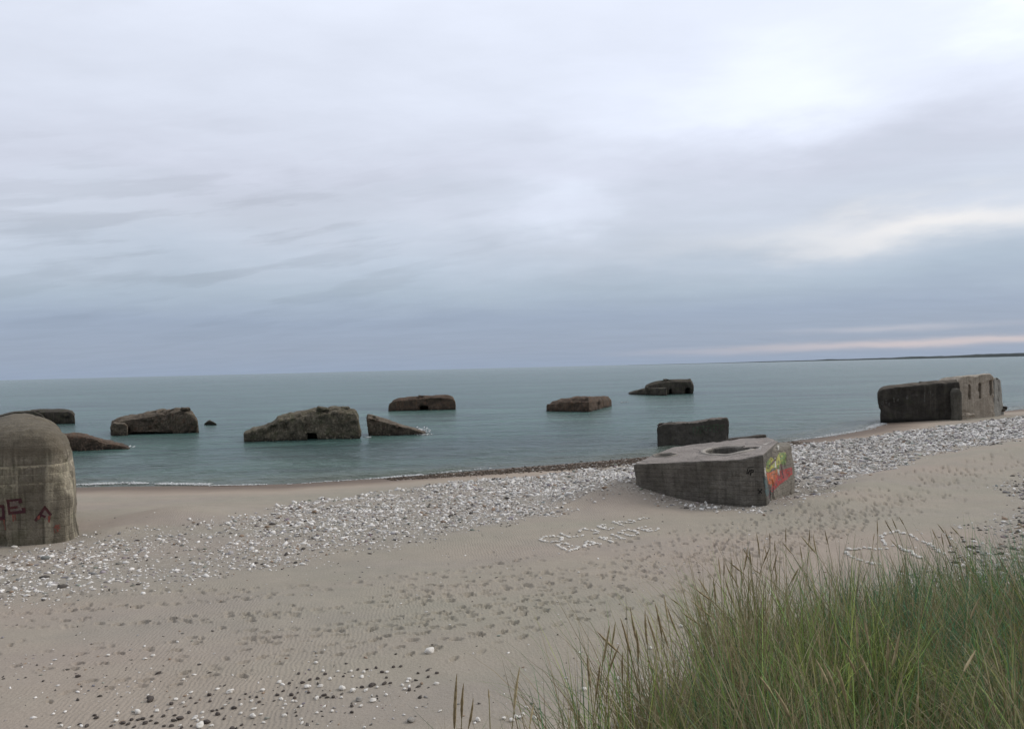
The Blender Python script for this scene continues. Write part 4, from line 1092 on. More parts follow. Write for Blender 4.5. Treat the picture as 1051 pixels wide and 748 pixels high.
    decals(both, root, 'graffiti', [Z(q) for q in ([(238, 470), (250, 470), (252, 600), (243, 590)], [(275, 500), (283, 495), (284, 570), (278, 560)], [(225, 330), (300, 255), (306, 265), (232, 345)], [(340, 300), (350, 300), (372, 420), (362, 425)])], P_('dark_outline_paint', (0.05, 0.035, 0.04), (0.10, 0.04, 0.04)), 0.35, -0.3, 0.034, 9, 'dark outlines and drips of the graffiti')
    decals(both, root, 'graffiti', [Z([(202, 330), (215, 330), (222, 410), (208, 400)]), Z([(315, 340), (332, 345), (335, 395), (318, 390)]), Z([(315, 140), (330, 140), (330, 180), (318, 180)]), Z([(290, 245), (300, 245), (305, 330), (294, 330)])], P_('white_paint', (0.5, 0.48, 0.42)), 0.3, -0.6, 0.032, 4, 'white graffiti strokes')
    decals(both, root, 'graffiti', [Z([(205, 520), (245, 500), (260, 545), (225, 580)]), Z([(195, 410), (215, 420), (235, 500), (205, 510)])], P_('blue_paint', (0.09, 0.13, 0.13)), 0.45, -0.45, 0.02, 5, 'dull blue graffiti patch')
    decals(both, root, 'graffiti', [Z(q) for q in ([(50, 380), (58, 340), (64, 340), (58, 390)], [(62, 375), (80, 345), (86, 350), (68, 390)], [(80, 395), (88, 345), (95, 345), (90, 400)], [(95, 345), (112, 350), (112, 372), (95, 372), (95, 366), (106, 364), (106, 356), (95, 353)],
                                                   [(145, 520), (150, 512), (185, 545), (182, 552)], [(150, 550), (180, 510), (188, 514), (157, 556)], [(60, 330), (110, 322), (112, 327), (62, 336)])], P_('black_paint', (0.018, 0.017, 0.016)), 0.3, 0, 0.02, 6, 'small black scrawl')
    decals(both, root, 'graffiti', [[(778, 460.5), (781, 457.2), (782, 458), (780.5, 461.8)], [(783, 455.6), (793, 451.9), (794, 452.5), (785, 456.6)]], P_('pale_splash', (0.44, 0.40, 0.35)), 0.35, -0.5, 0.03, 7, 'pale splashes on the top slab')

    # ---- graffiti bunker at the left edge
    mgb = mat_concrete('stained_concrete', (0.135, 0.117, 0.088), (0.235, 0.205, 0.158), (0.36, 0.32, 0.24), streak=0.85, board=0.024, board_h=0.42, algae=None, moss=0.2, cap=(5.5, (0.105, 0.088, 0.064)),
                       bands=((5.42, 0.05, 0.9, 1.9), (4.62, 0.05, 0.7, 1.2), (5.05, 0.03, 0.35, 0.3)))
    root = empty('graffiti_bunker', (-23.0, 36.5, 1.4)); tag(root, 'tall round shouldered concrete bunker with red painted letters at the beach left edge', 'bunker')
    prof = [(0.2, 56), (1.4, 55.5), (2.35, 54.5), (3.4, 53), (4.5, 50.5), (5.35, 48.2), (5.95, 46), (6.4, 42.5), (6.8, 36), (7.0, 29), (7.17, 20), (7.25, 12), (7.28, 4)]
    prof = [(z if z < 5 else 5 + (z - 5) * 0.88, w) for z, w in prof]
    V = []; nseg = 72; mpp = 34.6 / F
    for z, w in prof:
        hw = w * mpp; dep = 5.2 * (0.55 + 0.45 * min(1, w / 46.0)); rc = min(1.25, hw * 0.8)
        for a in range(nseg):
            th = a * 2 * PI / nseg; c, s = math.cos(th), math.sin(th)
            n_ = 4.2
            x = hw * np.sign(c) * abs(c) ** (2 / n_); y = dep * np.sign(s) * abs(s) ** (2 / n_)
            V.append((-22.55 - 0.70 * (y + 5.2) + x, 38.9 + y + 0.10 * x, z))
    Fq = []
    for k in range(len(prof) - 1):
        for a in range(nseg): Fq.append((k * nseg + a, k * nseg + (a + 1) % nseg, (k + 1) * nseg + (a + 1) % nseg, (k + 1) * nseg + a))
    bm = bmesh.new(); vs = [bm.verts.new(v) for v in V]
    for f in Fq: bm.faces.new([vs[i] for i in f])
    bm.faces.new([vs[i] for i in range(nseg)][::-1]); bm.faces.new([vs[(len(prof) - 1) * nseg + i] for i in range(nseg)])
    bmesh.ops.recalc_face_normals(bm, faces=bm.faces[:])
    me = weather(bm, 0.075, 0.11, 0.75, (), mgb, 'concrete_body', 1, 0.10, 20)
    bv = BVHTree.FromPolygons([v.co.copy() for v in me.vertices], [p.vertices[:] for p in me.polygons])
    part('concrete_body', me, root)
    Z = lambda pts: [(x / 11.51, 500 + y / 11.51) for x, y in pts]
    mar = P_('maroon_paint', (0.052, 0.017, 0.022), (0.085, 0.03, 0.03)); redp = P_('red_drip_paint', (0.22, 0.06, 0.045), (0.16, 0.07, 0.05)); pink = P_('pink_smear', (0.19, 0.14, 0.13), (0.15, 0.12, 0.1))
    decals(bv, root, 'painted_letter', [Z(q) for q in ([(-70, 190), (52, 212), (52, 248), (-70, 225)], [(20, 230), (52, 230), (60, 385), (28, 380)], [(-70, 345), (58, 348), (60, 388), (-70, 380)], [(-70, 190), (-40, 195), (-40, 380), (-70, 380)])], mar, 0.4, 0, 0.02, 1, 'dark red letter G cut by the photo edge')
    decals(bv, root, 'painted_letter', [Z(q) for q in ([(75, 145), (255, 130), (262, 180), (222, 192), (216, 158), (78, 172)], [(75, 145), (108, 148), (122, 316), (98, 318)], [(98, 288), (300, 272), (302, 302), (100, 322)], [(112, 232), (208, 218), (210, 246), (114, 258)], [(256, 243), (298, 236), (305, 300), (266, 298)])], mar, 0.4, 0, 0.02, 2, 'dark red letter E')
    decals(bv, root, 'painted_letter', [Z(q) for q in ([(403, 385), (530, 212), (548, 240), (425, 408)], [(530, 212), (616, 318), (594, 345), (518, 245)], [(462, 345), (490, 312), (548, 340), (526, 364), (490, 338), (474, 362)])], mar, 0.4, 0, 0.02, 3, 'dark red letter A shaped like an arrowhead')
    decals(bv, root, 'paint_drip', [Z(q) for q in ([(36, 380), (54, 380), (58, 440), (42, 440)], [(52, 440), (62, 440), (66, 505), (58, 505)], [(146, 318), (158, 318), (162, 400), (150, 400)], [(170, 318), (182, 318), (184, 388), (174, 388)], [(566, 338), (600, 330), (586, 418), (572, 415)], [(440, 345), (470, 325), (470, 370), (445, 385)])], redp, 0.3, 0, 0.024, 4, 'red drips below the letters')
    decals(bv, root, 'paint_smear', [Z([(112, 172), (215, 160), (225, 200), (250, 235), (255, 270), (125, 285), (118, 262), (210, 250), (210, 212), (112, 228)]), Z([(480, 330), (530, 262), (585, 340), (575, 400), (545, 370)])], pink, 0.4, -0.2, 0.016, 5, 'pale pink smear behind the letters')
    decals(bv, root, 'paint_smear', [Z([(640, 440), (700, 435), (720, 470), (690, 520), (645, 540), (630, 480)])], redp, 0.4, -0.05, 0.016, 6, 'faint red smear near the ground')

    # ---- big bunker on the spit at the right
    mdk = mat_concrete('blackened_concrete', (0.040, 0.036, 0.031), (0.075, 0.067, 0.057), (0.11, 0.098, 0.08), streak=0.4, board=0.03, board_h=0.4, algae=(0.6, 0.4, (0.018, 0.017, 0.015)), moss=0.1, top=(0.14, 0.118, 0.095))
    mlt = mat_concrete('pale_concrete', (0.35, 0.295, 0.235), (0.47, 0.405, 0.325), (0.50, 0.44, 0.36), streak=0.45, board=0.02, board_h=0.4, moss=0.05)
    Z = lambda x, y: (890 + x / 6.78, 375 + y / 6.78)
    Lp = D(*Z(82, 390), 101.5)[:2]; Mp = D(*Z(612, 352), 99.5)[:2]; Rp = D(*Z(888, 330), 100.5)[:2]; Ep = D(*Z(945, 310), 104)[:2]
    root = empty('spit_bunker', (58.0, 102.0, 0.9)); tag(root, 'long blackened bunker on the sand spit with a pale end wall cut by three slots', 'bunker')
    bm = bmesh.new()
    profile_solid(bm, [Z(90, 330), Z(72, 240), Z(68, 190), Z(84, 163), Z(112, 149), Z(300, 128), Z(480, 110), Z(600, 101), Z(640, 99)], Lp, Mp + (Mp - Lp) * 0.06, 7.5, 0.97, 0.3, zb=-1.0, bevel=0.07, bevel_d=0.8)
    e = (Mp - Lp) / np.linalg.norm(Mp - Lp); bk = np.array([-e[1], e[0]])
    me = weather(bm, 0.13, 0.10, 0.6, (), mdk, 'main_body', 1, 0.12, 30)
    bv = BVHTree.FromPolygons([v.co.copy() for v in me.vertices], [p.vertices[:] for p in me.polygons])
    part('main_body', me, root, 'black stained long wall')
    # pale end block
    bm = bmesh.new()
    M2, R2 = Mp + e * 0.2, Rp
    e2 = (R2 - M2) / np.linalg.norm(R2 - M2); bk2 = np.array([-e2[1], e2[0]])
    f = [on_plane(*Z(*q), M2, R2) for q in ((655, 345), (652, 190), (610, 152), (636, 100), (660, 76), (700, 73), (760, 79), (800, 62), (856, 58), (880, 80), (888, 200))]
    f[0] = np.array([f[0][0], f[0][1], -0.3]); f.append(np.array([*R2, -0.3]))
    back = [np.array([*(q[:2] + bk2 * 5.5 + e2 * 1.5), q[2] * 0.96]) for q in f]
    solid(bm, f[::-1], back[::-1])
    cuts = []
    for x0, y0, x1, y1 in ((710, 134, 721, 240), (782, 122, 794, 232), (859, 104, 870, 210)):
        a, b = on_plane(*Z(x0, y1), M2, R2), on_plane(*Z(x1, y0), M2, R2)
        cuts.append(box_cut(a[:2], b[:2], bk2, 3.2, a[2], b[2]))
    part('pale_end_wall', weather(bm, 0.085, 0.07, 0.8, cuts, mlt, 'pale_end_wall', 1, 0.1, 31), root, 'pale concrete end wall with three dark upright slots')
    # far cheek with chipped top, bluish paint
    mbl = mat_concrete('bluish_concrete', (0.20, 0.195, 0.175), (0.27, 0.26, 0.235), (0.29, 0.28, 0.25), streak=0.4, moss=0.05)
    bm = bmesh.new()
    f = [on_plane(*Z(*q), R2, Ep) for q in ((886, 320), (884, 88), (905, 85), (930, 102), (940, 200), (955, 300))]
    f[0][2] = -0.3; f[-1][2] = -0.3; e3 = (Ep - R2) / np.linalg.norm(Ep - R2); bk3 = np.array([-e3[1], e3[0]])
    solid(bm, f[::-1], [np.array([*(q[:2] + bk3 * 3.0), q[2] * 0.97]) for q in f][::-1])
    part('side_cheek', weather(bm, 0.09, 0.07, 0.8, (), mbl, 'side_cheek', 1, 0.1, 33), root, 'bluish grey side wall with faded paint')
    # round cornered pillar in front of the junction
    bm = bmesh.new(); c = D(*Z(622, 352), 98.6); hp = 4.0 * 0 + (352 - 158) / 6.78 * 98.6 / F
    ring = [(c[0] + 0.62 * math.cos(k * PI / 10), c[1] + 0.9 * math.sin(k * PI / 10)) for k in range(20)]
    solid(bm, [(x, y, 0.0) for x, y in ring], [(c[0] + (x - c[0]) * 0.9, y, c[2] + hp * 0.86) for x, y in ring])
    b2 = bmesh.new(); solid(b2, [(c[0] + (x - c[0]) * 0.9, y, c[2] + hp * 0.84) for x, y in ring], [(c[0] + (x - c[0]) * 0.35, y, c[2] + hp) for x, y in ring]); m2 = bpy.data.meshes.new('t'); b2.to_mesh(m2); b2.free(); bm.from_mesh(m2)
    mpi = mat_concrete('pillar_concrete', (0.085, 0.078, 0.064), (0.13, 0.12, 0.10), (0.16, 0.145, 0.12), streak=0.4, moss=0.05)
    part('corner_pillar', weather(bm, 0.09, 0.06, 0.9, (), mpi, 'corner_pillar', 2, 0.05, 34), root, 'dark rounded pillar at the junction')
    # lumps: roof vents, chip on the ground and at the right foot
    for (x, y, d, r) in ((375, 118, 101.2, 0.24), (635, 80, 102, 0.22), (705, 347, 97.5, 0.5), (950, 292, 104.2, 0.36), (946, 308, 104, 0.36), (892, 92, 101.5, 0.25)):
        b3 = bmesh.new(); q = D(*Z(x, y), d); lumps(b3, [(q, (r * 1.4, r, r * 0.55))])
        m3 = bpy.data.meshes.new('rubble_lump'); b3.to_mesh(m3); b3.free(); m3.materials.append(mlt if x == 705 else mdk)
        part('rubble_lump', m3, root)
    gp = P_('grey_scrawl', (0.10, 0.095, 0.085), (0.06, 0.057, 0.05))
    pl = []
    for (x, y, w, h) in ((100, 250, 18, 26), (125, 240, 16, 28), (148, 262, 12, 20), (180, 225, 14, 30), (205, 235, 16, 18), (270, 210, 16, 24), (395, 190, 10, 70), (425, 180, 20, 22), (450, 200, 14, 18)):
        pl += [[Z(x, y), Z(x + w, y - 2), Z(x + w, y + 4), Z(x, y + 6)], [Z(x, y), Z(x + 5, y), Z(x + 7, y + h), Z(x + 2, y + h)], [Z(x + w - 6, y + 4), Z(x + w, y + 4), Z(x + w - 2, y + h), Z(x + w - 8, y + h)]]
    decals(bv, root, 'graffiti', pl, gp, 0.5, -0.35, 0.08, 7, 'faint grey graffiti scrawl')


# ------------------------------------------------------------------ surf
def build_surf():
    mat = mat_tint('sea_foam', 0.9, 0.2, 3.0, 0.12)
    pts = []; sz = []
    runs = [((78, 497.2), (135, 495.6), 900, 0.30, 1.0), ((135, 496), (215, 497.2), 1300, 0.20, 1.0), ((215, 498.6), (300, 497.2), 260, 0.12, 1.0), ((300, 497), (392, 491), 110, 0.16, 1.0), ((392, 490.5), (434, 487.4), 520, 0.2, 1.0),
            ((440, 486), (505, 480.5), 80, 0.2, 1.0), ((812, 452.3), (850, 447.7), 480, 0.22, 1.0), ((850, 447.5), (886, 441.3), 520, 0.28, 1.0), ((886, 441.2), (905, 434.2), 600, 0.4, 1.0), ((905, 433.8), (922, 430.8), 260, 0.3, 1.0), ((-60, 504), (0, 502), 200, 0.3, 1.0)]
    for (u0, v0), (u1, v1), n, spread, k in runs:
        a, b = at_z(u0, v0, 0.02)[:2], at_z(u1, v1, 0.02)[:2]
        n = int(n * 2.2); t = rng.uniform(0, 1, n); dens = 0.5 + 0.7 * vnoise(t * np.hypot(*(b - a)), t * 0 + u0, 1.7, 51); t = t[rng.random(n) < dens]
        P = a + t[:, None] * (b - a); nrm = np.array([-(b - a)[1], (b - a)[0]]); nrm /= np.linalg.norm(nrm)
        P = P + nrm * rng.normal(0, spread, len(t))[:, None]
        pts.append(P); sz.append(rng.uniform(0.03, 0.11, len(t)))
    # splash at the low end of the triangular slab and a few whitecaps by the far blocks
    for u, v, n, r in ((427, 441.3, 130, 0.5), (431, 442.6, 110, 0.5), (436, 444.6, 40, 0.5), (640, 411.3, 14, 0.8), (376, 447.5, 10, 0.4), (131, 457.6, 30, 0.5)):
        c = at_z(u, v + 1.5, 0)[:2]; pts.append(c + rng.normal(0, r, (n, 2))); sz.append(rng.uniform(0.08, 0.24, n))
    P = np.vstack(pts); S = np.concatenate(sz)
    z = np.maximum(height(P), 0) + 0.05
    n0 = len(P); sp = np.zeros(n0)
    k = rng.random(n0); c = np.ones((n0, 3)) * np.array([0.62, 0.63, 0.62]) * rng.uniform(0.75, 1.1, n0)[:, None]
    scatter('sea_foam', np.column_stack([P, z]), S, c, mat, flat=(0.12, 0.3))
    # thrown spray
    b = at_z(429, 443.2, 0); n = 160
    P = np.column_stack([b[0] + rng.normal(0, 0.7, n), b[1] + rng.normal(-0.6, 0.4, n)]); zz = np.abs(rng.normal(0, 0.30, n))
    scatter('sea_spray', np.column_stack([P, zz]), rng.uniform(0.05, 0.15, n), np.full((n, 3), 0.66), mat, flat=(0.5, 0.9))


# ------------------------------------------------------------------ headland
def build_headland():
    m = mat_flat('heath', (0.05, 0.062, 0.062), 0.95, (0.035, 0.045, 0.048), 0.002)
    az = np.radians(np.linspace(9, 60, 260)); V = []
    for a in az:
        k = math.degrees(a)
        top = np.interp(k, [9, 14, 20, 26, 33, 45, 60], [0.5, 3, 8, 13, 22, 30, 34]) + 3.5 * float(vnoise(k, 0, 1.3, 61)) * min(1, (k - 9) / 15) + 1.5 * float(vnoise(k, 0, 0.35, 62)) * min(1, (k - 9) / 15)
        R = np.interp(k, [9, 30, 60], [9000, 6000, 4000])
        for rr, z in ((R, -2), (R + 60, max(top, 0.2) * 0.75), (R + 400, max(top, 0.3)), (R + 1600, max(top, 0.3) * 0.9), (R + 2200, -4)):
            V.append((rr * math.sin(a), rr * math.cos(a), z))
    n = len(az); Fq = []
    for i in range(n - 1):
        for j in range(4): Fq.append((i * 5 + j, i * 5 + j + 1, (i + 1) * 5 + j + 1, (i + 1) * 5 + j))
    o = mesh_obj('headland', np_mesh('headland', np.array(V), np.array(Fq)[:, ::-1], m, True)); tag(o, kind='structure')


# ------------------------------------------------------------------ dune grass
def blades(roots, lens, heads, leans, bends, widths, cols, nseg=6):
    """curved tapering blades; returns verts, quads, colours"""
    n = len(roots); t = np.linspace(0, 1, nseg + 1)
    ang = leans[:, None] + bends[:, None] * t[None, :] ** 1.6                       # angle from vertical along the blade
    ds = lens[:, None] / nseg
    hx = np.cumsum(np.sin(ang) * ds, 1) - np.sin(ang[:, :1]) * ds; hzv = np.cumsum(np.cos(ang) * ds, 1) - np.cos(ang[:, :1]) * ds
    dx, dy = np.cos(heads)[:, None], np.sin(heads)[:, None]
    X = roots[:, 0:1] + hx * dx; Y = roots[:, 1:2] + hx * dy; Z = roots[:, 2:3] + hzv
    w = widths[:, None] * np.clip(1.0 - t[None, :] ** 2.2 * 0.95, 0.05, 1)
    tw = heads + PI / 2 + rng.normal(0, 0.6, n); wx, wy = np.cos(tw)[:, None] * w, np.sin(tw)[:, None] * w
    Lft = np.stack([X - wx, Y - wy, Z], -1); Rgt = np.stack([X + wx, Y + wy, Z], -1)
    V = np.stack([Lft, Rgt], 2).reshape(n, -1, 3)
    nv = V.shape[1]; k = np.arange(nseg) * 2
    q = np.stack([k, k + 1, k + 3, k + 2], 1)
    Fq = (q[None] + (np.arange(n) * nv)[:, None, None]).reshape(-1, 4)
    return V.reshape(-1, 3), Fq, np.repeat(cols, nv, 0)


GE = np.array([(-0.30, 2.15), (-0.12, 2.35), (0.14, 2.7), (0.40, 3.15), (0.72, 3.65), (1.28, 4.55), (1.83, 5.0), (2.7, 5.45), (3.55, 5.7), (5.2, 6.2), (8, 7.6)])


def build_grass():
    mat = mat_tint('marram_leaf', 0.55, 0.3, 6.0, 0.3, trans=0.42)
    poly = np.vstack([GE, [(9, 3), (5, 0.9), (1.2, 0.7), (0.05, 1.0), (-0.3, 1.6)]])
    # tussocks
    T = rng.uniform([-0.4, 0.6], [9, 8], (9000, 2)); T = T[in_poly(T, poly)]
    keep = []
    for p in T:
        if all((p[0] - q[0]) ** 2 + (p[1] - q[1]) ** 2 > 0.17 ** 2 for q in keep): keep.append(p)
    T = np.array(keep); print('tussocks', len(T))
    R = []; L = []; H = []; LE = []; BE = []; W = []; Cc = []
    greens = np.array([[0.18, 0.245, 0.068], [0.13, 0.215, 0.066], [0.235, 0.265, 0.080], [0.105, 0.205, 0.090]])
    straw = np.array([[0.38, 0.31, 0.17], [0.27, 0.21, 0.11], [0.46, 0.39, 0.24]])
    for p in T:
        d = seg_dist(p[None], GE)[0][0]
        if float(vnoise(p[0], p[1], 0.4, 82)) > 0.52 and d > 0.5: continue
        r = math.hypot(*p); edge = min(1, d / 0.5)
        nb = int(rng.integers(75, 125) * (0.62 + 0.38 * edge))
        hgt = (0.58 + 0.22 * edge) * rng.uniform(0.72, 1.18) * (1 + 0.22 * float(vnoise(p[0], p[1], 0.55, 81))) * np.interp(p[0], [2.6, 3.6], [1.0, 1.16]) * np.interp(p[0], [-0.25, 0.05, 0.4], [0.75, 0.95, 1.05]) * np.interp(p[0], [1.4, 2.2], [1.0, 0.86])
        g = greens[rng.integers(0, 4)] * rng.uniform(0.8, 1.15)
        if p[0] > 2.0 and rng.random() < 0.35: g = np.array([0.075, 0.185, 0.092]) * rng.uniform(0.85, 1.2)
        sf = np.clip(0.36 + 0.40 * float(vnoise(p[0], p[1], 0.9, 71)) + 0.12 * (1 - edge), 0.08, 0.7)
        if p[0] < 1.3: sf = min(0.7, sf + 0.24)
        rr = np.abs(rng.normal(0, 0.075, nb)); th = rng.uniform(0, 2 * PI, nb)
        xy = np.stack([p[0] + rr * np.cos(th), p[1] + rr * np.sin(th)], 1)
        R.append(xy); L.append(np.minimum(hgt * rng.uniform(0.55, 1.2, nb), 0.98))
        H.append(np.where(rng.random(nb) < 0.45, th, rng.normal(rng.normal(2.4, 1.1), 0.6, nb)))
        LE.append(np.abs(rng.normal(0.13, 0.15, nb)) + rr * 1.8); BE.append(np.where(rng.random(nb) < 0.14, rng.uniform(1.2, 2.2, nb), np.abs(rng.normal(0.5, 0.5, nb))))
        W.append(rng.uniform(0.0014, 0.0036, nb))
        col = g[None] * np.exp(rng.normal(-0.05, 0.42, nb))[:, None]
        s = rng.random(nb) < sf; col[s] = straw[rng.integers(0, 3, s.sum())] * rng.uniform(0.55, 1.15, s.sum())[:, None]
        Cc.append(col)
    R = np.vstack(R); L = np.concatenate(L)
    z = height(R)
    V, Fq, C = blades(np.column_stack([R, z - 0.02]), L, np.concatenate(H), np.concatenate(LE), np.concatenate(BE), np.concatenate(W), np.vstack(Cc))
    print('blades', len(R))
    me = np_mesh('dune_grass', V, Fq, mat, True, None, C); o = mesh_obj('dune_grass', me); tag(o, kind='stuff')
    # flattened dead thatch between the tussocks
    n = 16000; P = rng.uniform([-0.3, 0.8], [8, 7], (n, 2)); P = P[in_poly(P, poly)]; n = len(P)
    col = np.array([0.34, 0.27, 0.15]) * rng.uniform(0.35, 1.2, n)[:, None]
    V, Fq, C = blades(np.column_stack([P, height(P) + 0.01]), rng.uniform(0.15, 0.4, n), rng.uniform(0, 2 * PI, n), rng.uniform(0.7, 1.4, n), rng.uniform(0, 0.6, n), rng.uniform(0.0012, 0.0022, n), col, 4)
    o = mesh_obj('dead_grass', np_mesh('dead_grass', V, Fq, mat, True, None, C)); tag(o, kind='stuff')
    # small weedy tuft at the bottom on the sand edge
    return mat


def tube(path, radii, nseg=6):
    V = []; n = len(path)
    for i, (p, r) in enumerate(zip(path, radii)):
        p = np.array(p); d = np.array(path[min(i + 1, n - 1)]) - np.array(path[max(i - 1, 0)]); d = d / (np.linalg.norm(d) + 1e-9)
        a = np.cross(d, [0.3, 1, 0.1]); a /= np.linalg.norm(a); b = np.cross(d, a)
        for k in range(nseg):
            t = 2 * PI * k / nseg; V.append(p + r * (math.cos(t) * a + math.sin(t) * b))
    F_ = [(i * nseg + k, i * nseg + (k + 1) % nseg, (i + 1) * nseg + (k + 1) % nseg, (i + 1) * nseg + k) for i in range(n - 1) for k in range(nseg)]
    return np.array(V), np.array(F_)


def build_stalks():
    mst = mat_flat('stalk_straw', (0.26, 0.22, 0.11), 0.7, (0.20, 0.17, 0.085), 9); m1 = mat_flat('seed_head_brown', (0.35, 0.27, 0.155), 0.8, (0.21, 0.155, 0.085), 60); m2 = mat_flat('seed_head_straw', (0.42, 0.34, 0.20), 0.8, (0.30, 0.235, 0.13), 60)
    zA = lambda x, y: (640 + x / 5.344, 540 + y / 5.344); zB = lambda x, y: (460 + x / 5.055, 600 + y / 5.055)
    zC = lambda x, y: (865 + x / 8.758, 530 + y / 8.758); zD = lambda x, y: (770 + x / 3.74, 560 + y / 3.74); zE = lambda x, y: (800 + x / 4.187, 480 + y / 4.187)
    fence = 'seed stalk in the row leaning left along the grass edge against bare sand'
    cluster = 'brown seed stalk in the crowded cluster where the grass edge meets the footprints'
    top = 'thin brown seed stalk standing at the back of the grass before the looped stones'
    topl = 'thin seed stalk on the far grass edge left of the looped stones'
    inn = 'straw coloured seed head standing inside the green dune grass'
    Ls = []
    for q, lab in (((45, 460, 32, 740), 'tall straw seed stalk leftmost of three at the lowest grass edge'), ((80, 510, 70, 690), 'seed stalk in the middle of three at the lowest grass edge'), ((130, 585, 105, 740), 'shortest seed stalk of three at the lowest grass edge'),
                   ((372, 425, 342, 648), 'lone brown seed stalk standing clear against sand right of the three stalks'), ((720, 362, 738, 530), 'dark upright seed stalk standing before a half hidden white stone'),
                   ((838, 210, 803, 400), 'tall brown stalk leaning right beside a paler twin'), ((868, 190, 850, 310), 'paler short stalk right behind the tall brown one'), ((770, 238, 885, 350), 'thin bare stalk bent sharply left across the others'),
                   ((893, 172, 945, 360), 'slender stalk leaning left above the round white stone'), ((888, 310, 830, 460), 'thick brown stalk leaning right near the round white stone'), ((905, 345, 905, 490), 'crooked brown stalk right of the round white stone'),
                   ((790, 400, 765, 590), 'long thin stalk rising steeply from the grass edge below the crossing stalks'), ((945, 115, 990, 330), 'tallest thick seed stalk at the left end of the leaning row'), ((975, 230, 985, 400), 'seed stalk pressed close against the tallest thick one'),
                   ((445, 615, 425, 720), 'short stalk among white stones at the lowest grass tufts'), ((210, 540, 212, 590), 'tiny thin stalk between the lone brown stalk and the group of three')):
        Ls.append((zB(*q[:2]), zB(*q[2:]), lab, None, 0))
    for k, q in enumerate([(118, 455, 130, 650), (125, 480, 190, 690), (172, 420, 210, 600), (205, 540, 245, 660), (222, 375, 245, 520), (240, 440, 300, 600), (258, 395, 305, 428), (315, 468, 430, 545), (370, 405, 490, 500), (388, 335, 490, 410), (408, 283, 465, 375), (412, 360, 435, 470), (492, 285, 505, 420), (0, 560, 40, 700)]):
        Ls.append((zA(*q[:2]), zA(*q[2:]), fence, None, 0))
    for q in [(520, 170, 530, 265), (550, 180, 550, 270), (557, 205, 620, 310), (570, 188, 660, 260), (590, 175, 595, 255), (655, 120, 690, 180), (680, 110, 660, 240), (690, 130, 700, 210), (728, 38, 745, 155), (770, 105, 785, 160), (805, 110, 765, 205), (800, 35, 803, 95), (830, 75, 832, 140), (845, 140, 820, 240),
              (700, 230, 755, 260), (555, 280, 605, 430), (695, 300, 683, 375), (640, 250, 655, 310), (825, 200, 840, 300)]:
        Ls.append((zA(*q[:2]), zA(*q[2:]), cluster, None, 0))
    for q in [(308, 25, 312, 155), (378, 30, 445, 145), (440, 10, 483, 110), (505, 0, 550, 75), (285, 150, 275, 215), (800, 105, 845, 205), (850, 65, 915, 150), (885, 150, 905, 260), (915, 115, 968, 260), (972, 85, 1045, 165), (425, 200, 500, 280)]:
        Ls.append((zC(*q[:2]), zC(*q[2:]), top, None, 0))
    for q in [(28, 255, 28, 320), (130, 265, 125, 330), (195, 265, 210, 330), (90, 290, 160, 370), (88, 335, 95, 390), (145, 285, 160, 370), (85, 430, 55, 490), (10, 315, 55, 370)]:
        Ls.append((zE(*q[:2]), zE(*q[2:]), topl, None, 0))
    for q in [(885, 190, 845, 280), (575, 325, 545, 460), (408, 280, 412, 395), (438, 280, 460, 390), (530, 340, 525, 440), (35, 500, 85, 570), (90, 545, 150, 650), (250, 430, 300, 530), (280, 445, 330, 560), (365, 410, 405, 490), (420, 410, 470, 520), (865, 400, 820, 480), (645, 565, 640, 600), (345, 340, 380, 390),
              (330, 455, 370, 600), (185, 85, 160, 130)]:
        Ls.append((zD(*q[:2]), zD(*q[2:]), inn, 'in', 1))
    edge_u = [440, 470, 530, 600, 650, 700, 760, 800, 900, 1000, 1060]; edge_d = [2.15, 2.2, 2.3, 2.6, 3.0, 3.5, 4.4, 5.0, 5.4, 5.6, 5.6]
    for (t, b, lab, mode, pale) in Ls:
        if mode == 'in':
            dep = np.interp(t[1], [570, 610, 650, 700, 748], [4.2, 3.0, 2.35, 1.8, 1.5])
        else:
            dep = float(np.interp(b[0], edge_u, edge_d)) + random.uniform(-0.25, 0.1)
        tip = at_depth(*t, dep); hb = at_depth(*b, dep + random.uniform(-0.04, 0.04))
        d = (tip - hb); Lh = np.linalg.norm(d); d /= Lh
        # stem goes on below the head and bends towards upright
        path = [hb]; cur = hb.copy(); dd = -d
        for k in range(14):
            dd = dd * 0.84 + np.array([0, 0, -1]) * 0.16; dd /= np.linalg.norm(dd)
            cur = cur + dd * 0.085; path.append(cur.copy())
            if cur[2] < hz(cur[0], cur[1]) - 0.03: break
        base = path[-1].copy()
        root = empty('grass_stalk', base); tag(root, lab, 'grass stalk', 'seed stalks of the dune grass')
        sp_ = path[::-1] + [hb + d * Lh * 0.5]
        V, F_ = tube(sp_, np.linspace(0.0022, 0.0014, len(sp_)), 5)
        part('stem', np_mesh('stem', V, F_, mst, True), root)
        n = 13; tt = np.linspace(0, 1, n); side = np.cross(d, [0, 1, 0]); side /= np.linalg.norm(side) + 1e-9; cv = random.uniform(-0.03, 0.03) * Lh * 3
        rad = min(0.0058, 0.0022 + Lh * 0.022) * (np.sin(PI * np.clip(tt * 0.93 + 0.05, 0, 1)) ** 0.55) * (1.1 - 0.5 * tt)
        hp = [hb + d * Lh * q + side * cv * q * (1 - q) for q in tt]
        V, F_ = tube(hp, [max(0.0006, r * random.uniform(0.85, 1.18)) for r in rad], 7)
        part('seed_head', np_mesh('seed_head', V, F_, m2 if (pale or random.random() < 0.12) else m1, True), root)


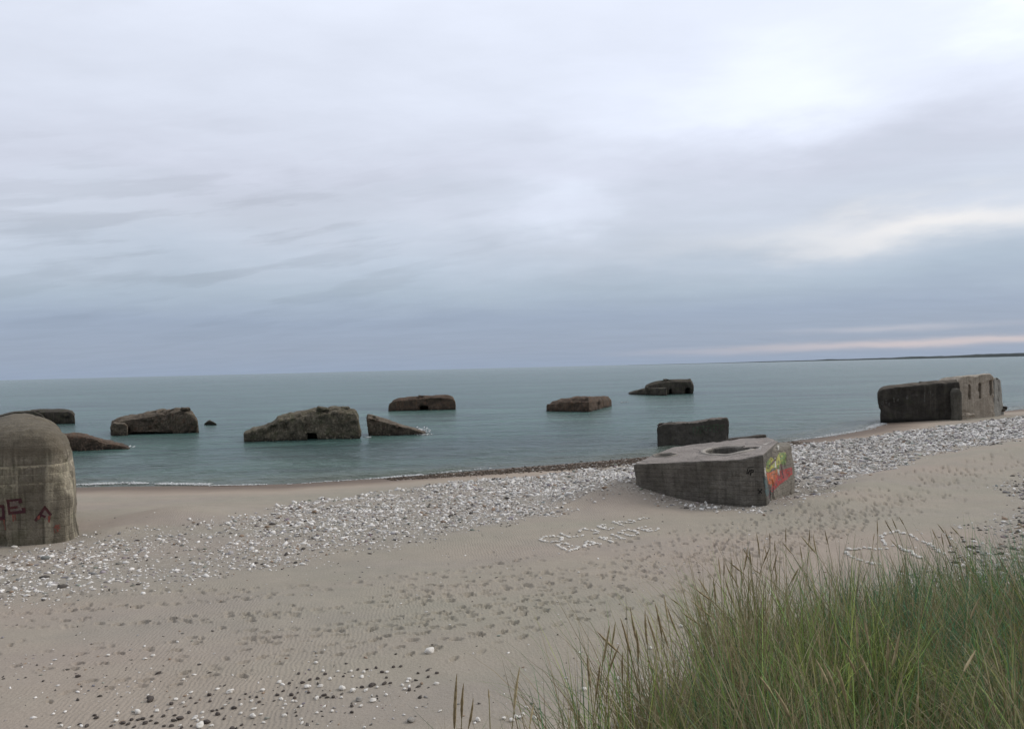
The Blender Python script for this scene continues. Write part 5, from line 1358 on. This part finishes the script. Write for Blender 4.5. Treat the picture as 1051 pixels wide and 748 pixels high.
# ------------------------------------------------------------------ camera
def build_camera():
    cd = bpy.data.cameras.new('camera'); co = bpy.data.objects.new('camera', cd); COL.objects.link(co)
    cd.sensor_fit = 'HORIZONTAL'; cd.sensor_width = 36; cd.lens = 36 * F / 1051; cd.clip_start = 0.1; cd.clip_end = 100000
    M = Matrix(((RIGHT[0], UP[0], -FWD[0], 0), (RIGHT[1], UP[1], -FWD[1], 0), (RIGHT[2], UP[2], -FWD[2], EYE), (0, 0, 0, 1)))
    co.matrix_world = M
    scene.camera = co


build_camera()
build_world()
build_beach()
build_sea()
build_headland()
pm = mat_tint('beach_pebble', 0.85, 0.2, 25, 0.14)
build_shingle(pm)
build_stone_meshes()
build_writing()
build_cobbles()
build_bunkers()
build_surf()
build_grass()
build_stalks()
scene.view_settings.view_transform = 'Standard'; scene.view_settings.look = 'None'
scene.view_settings.exposure = 0.24; scene.view_settings.gamma = 1.0; scene.view_settings.use_curve_mapping = False
scene.cycles.max_bounces = 6
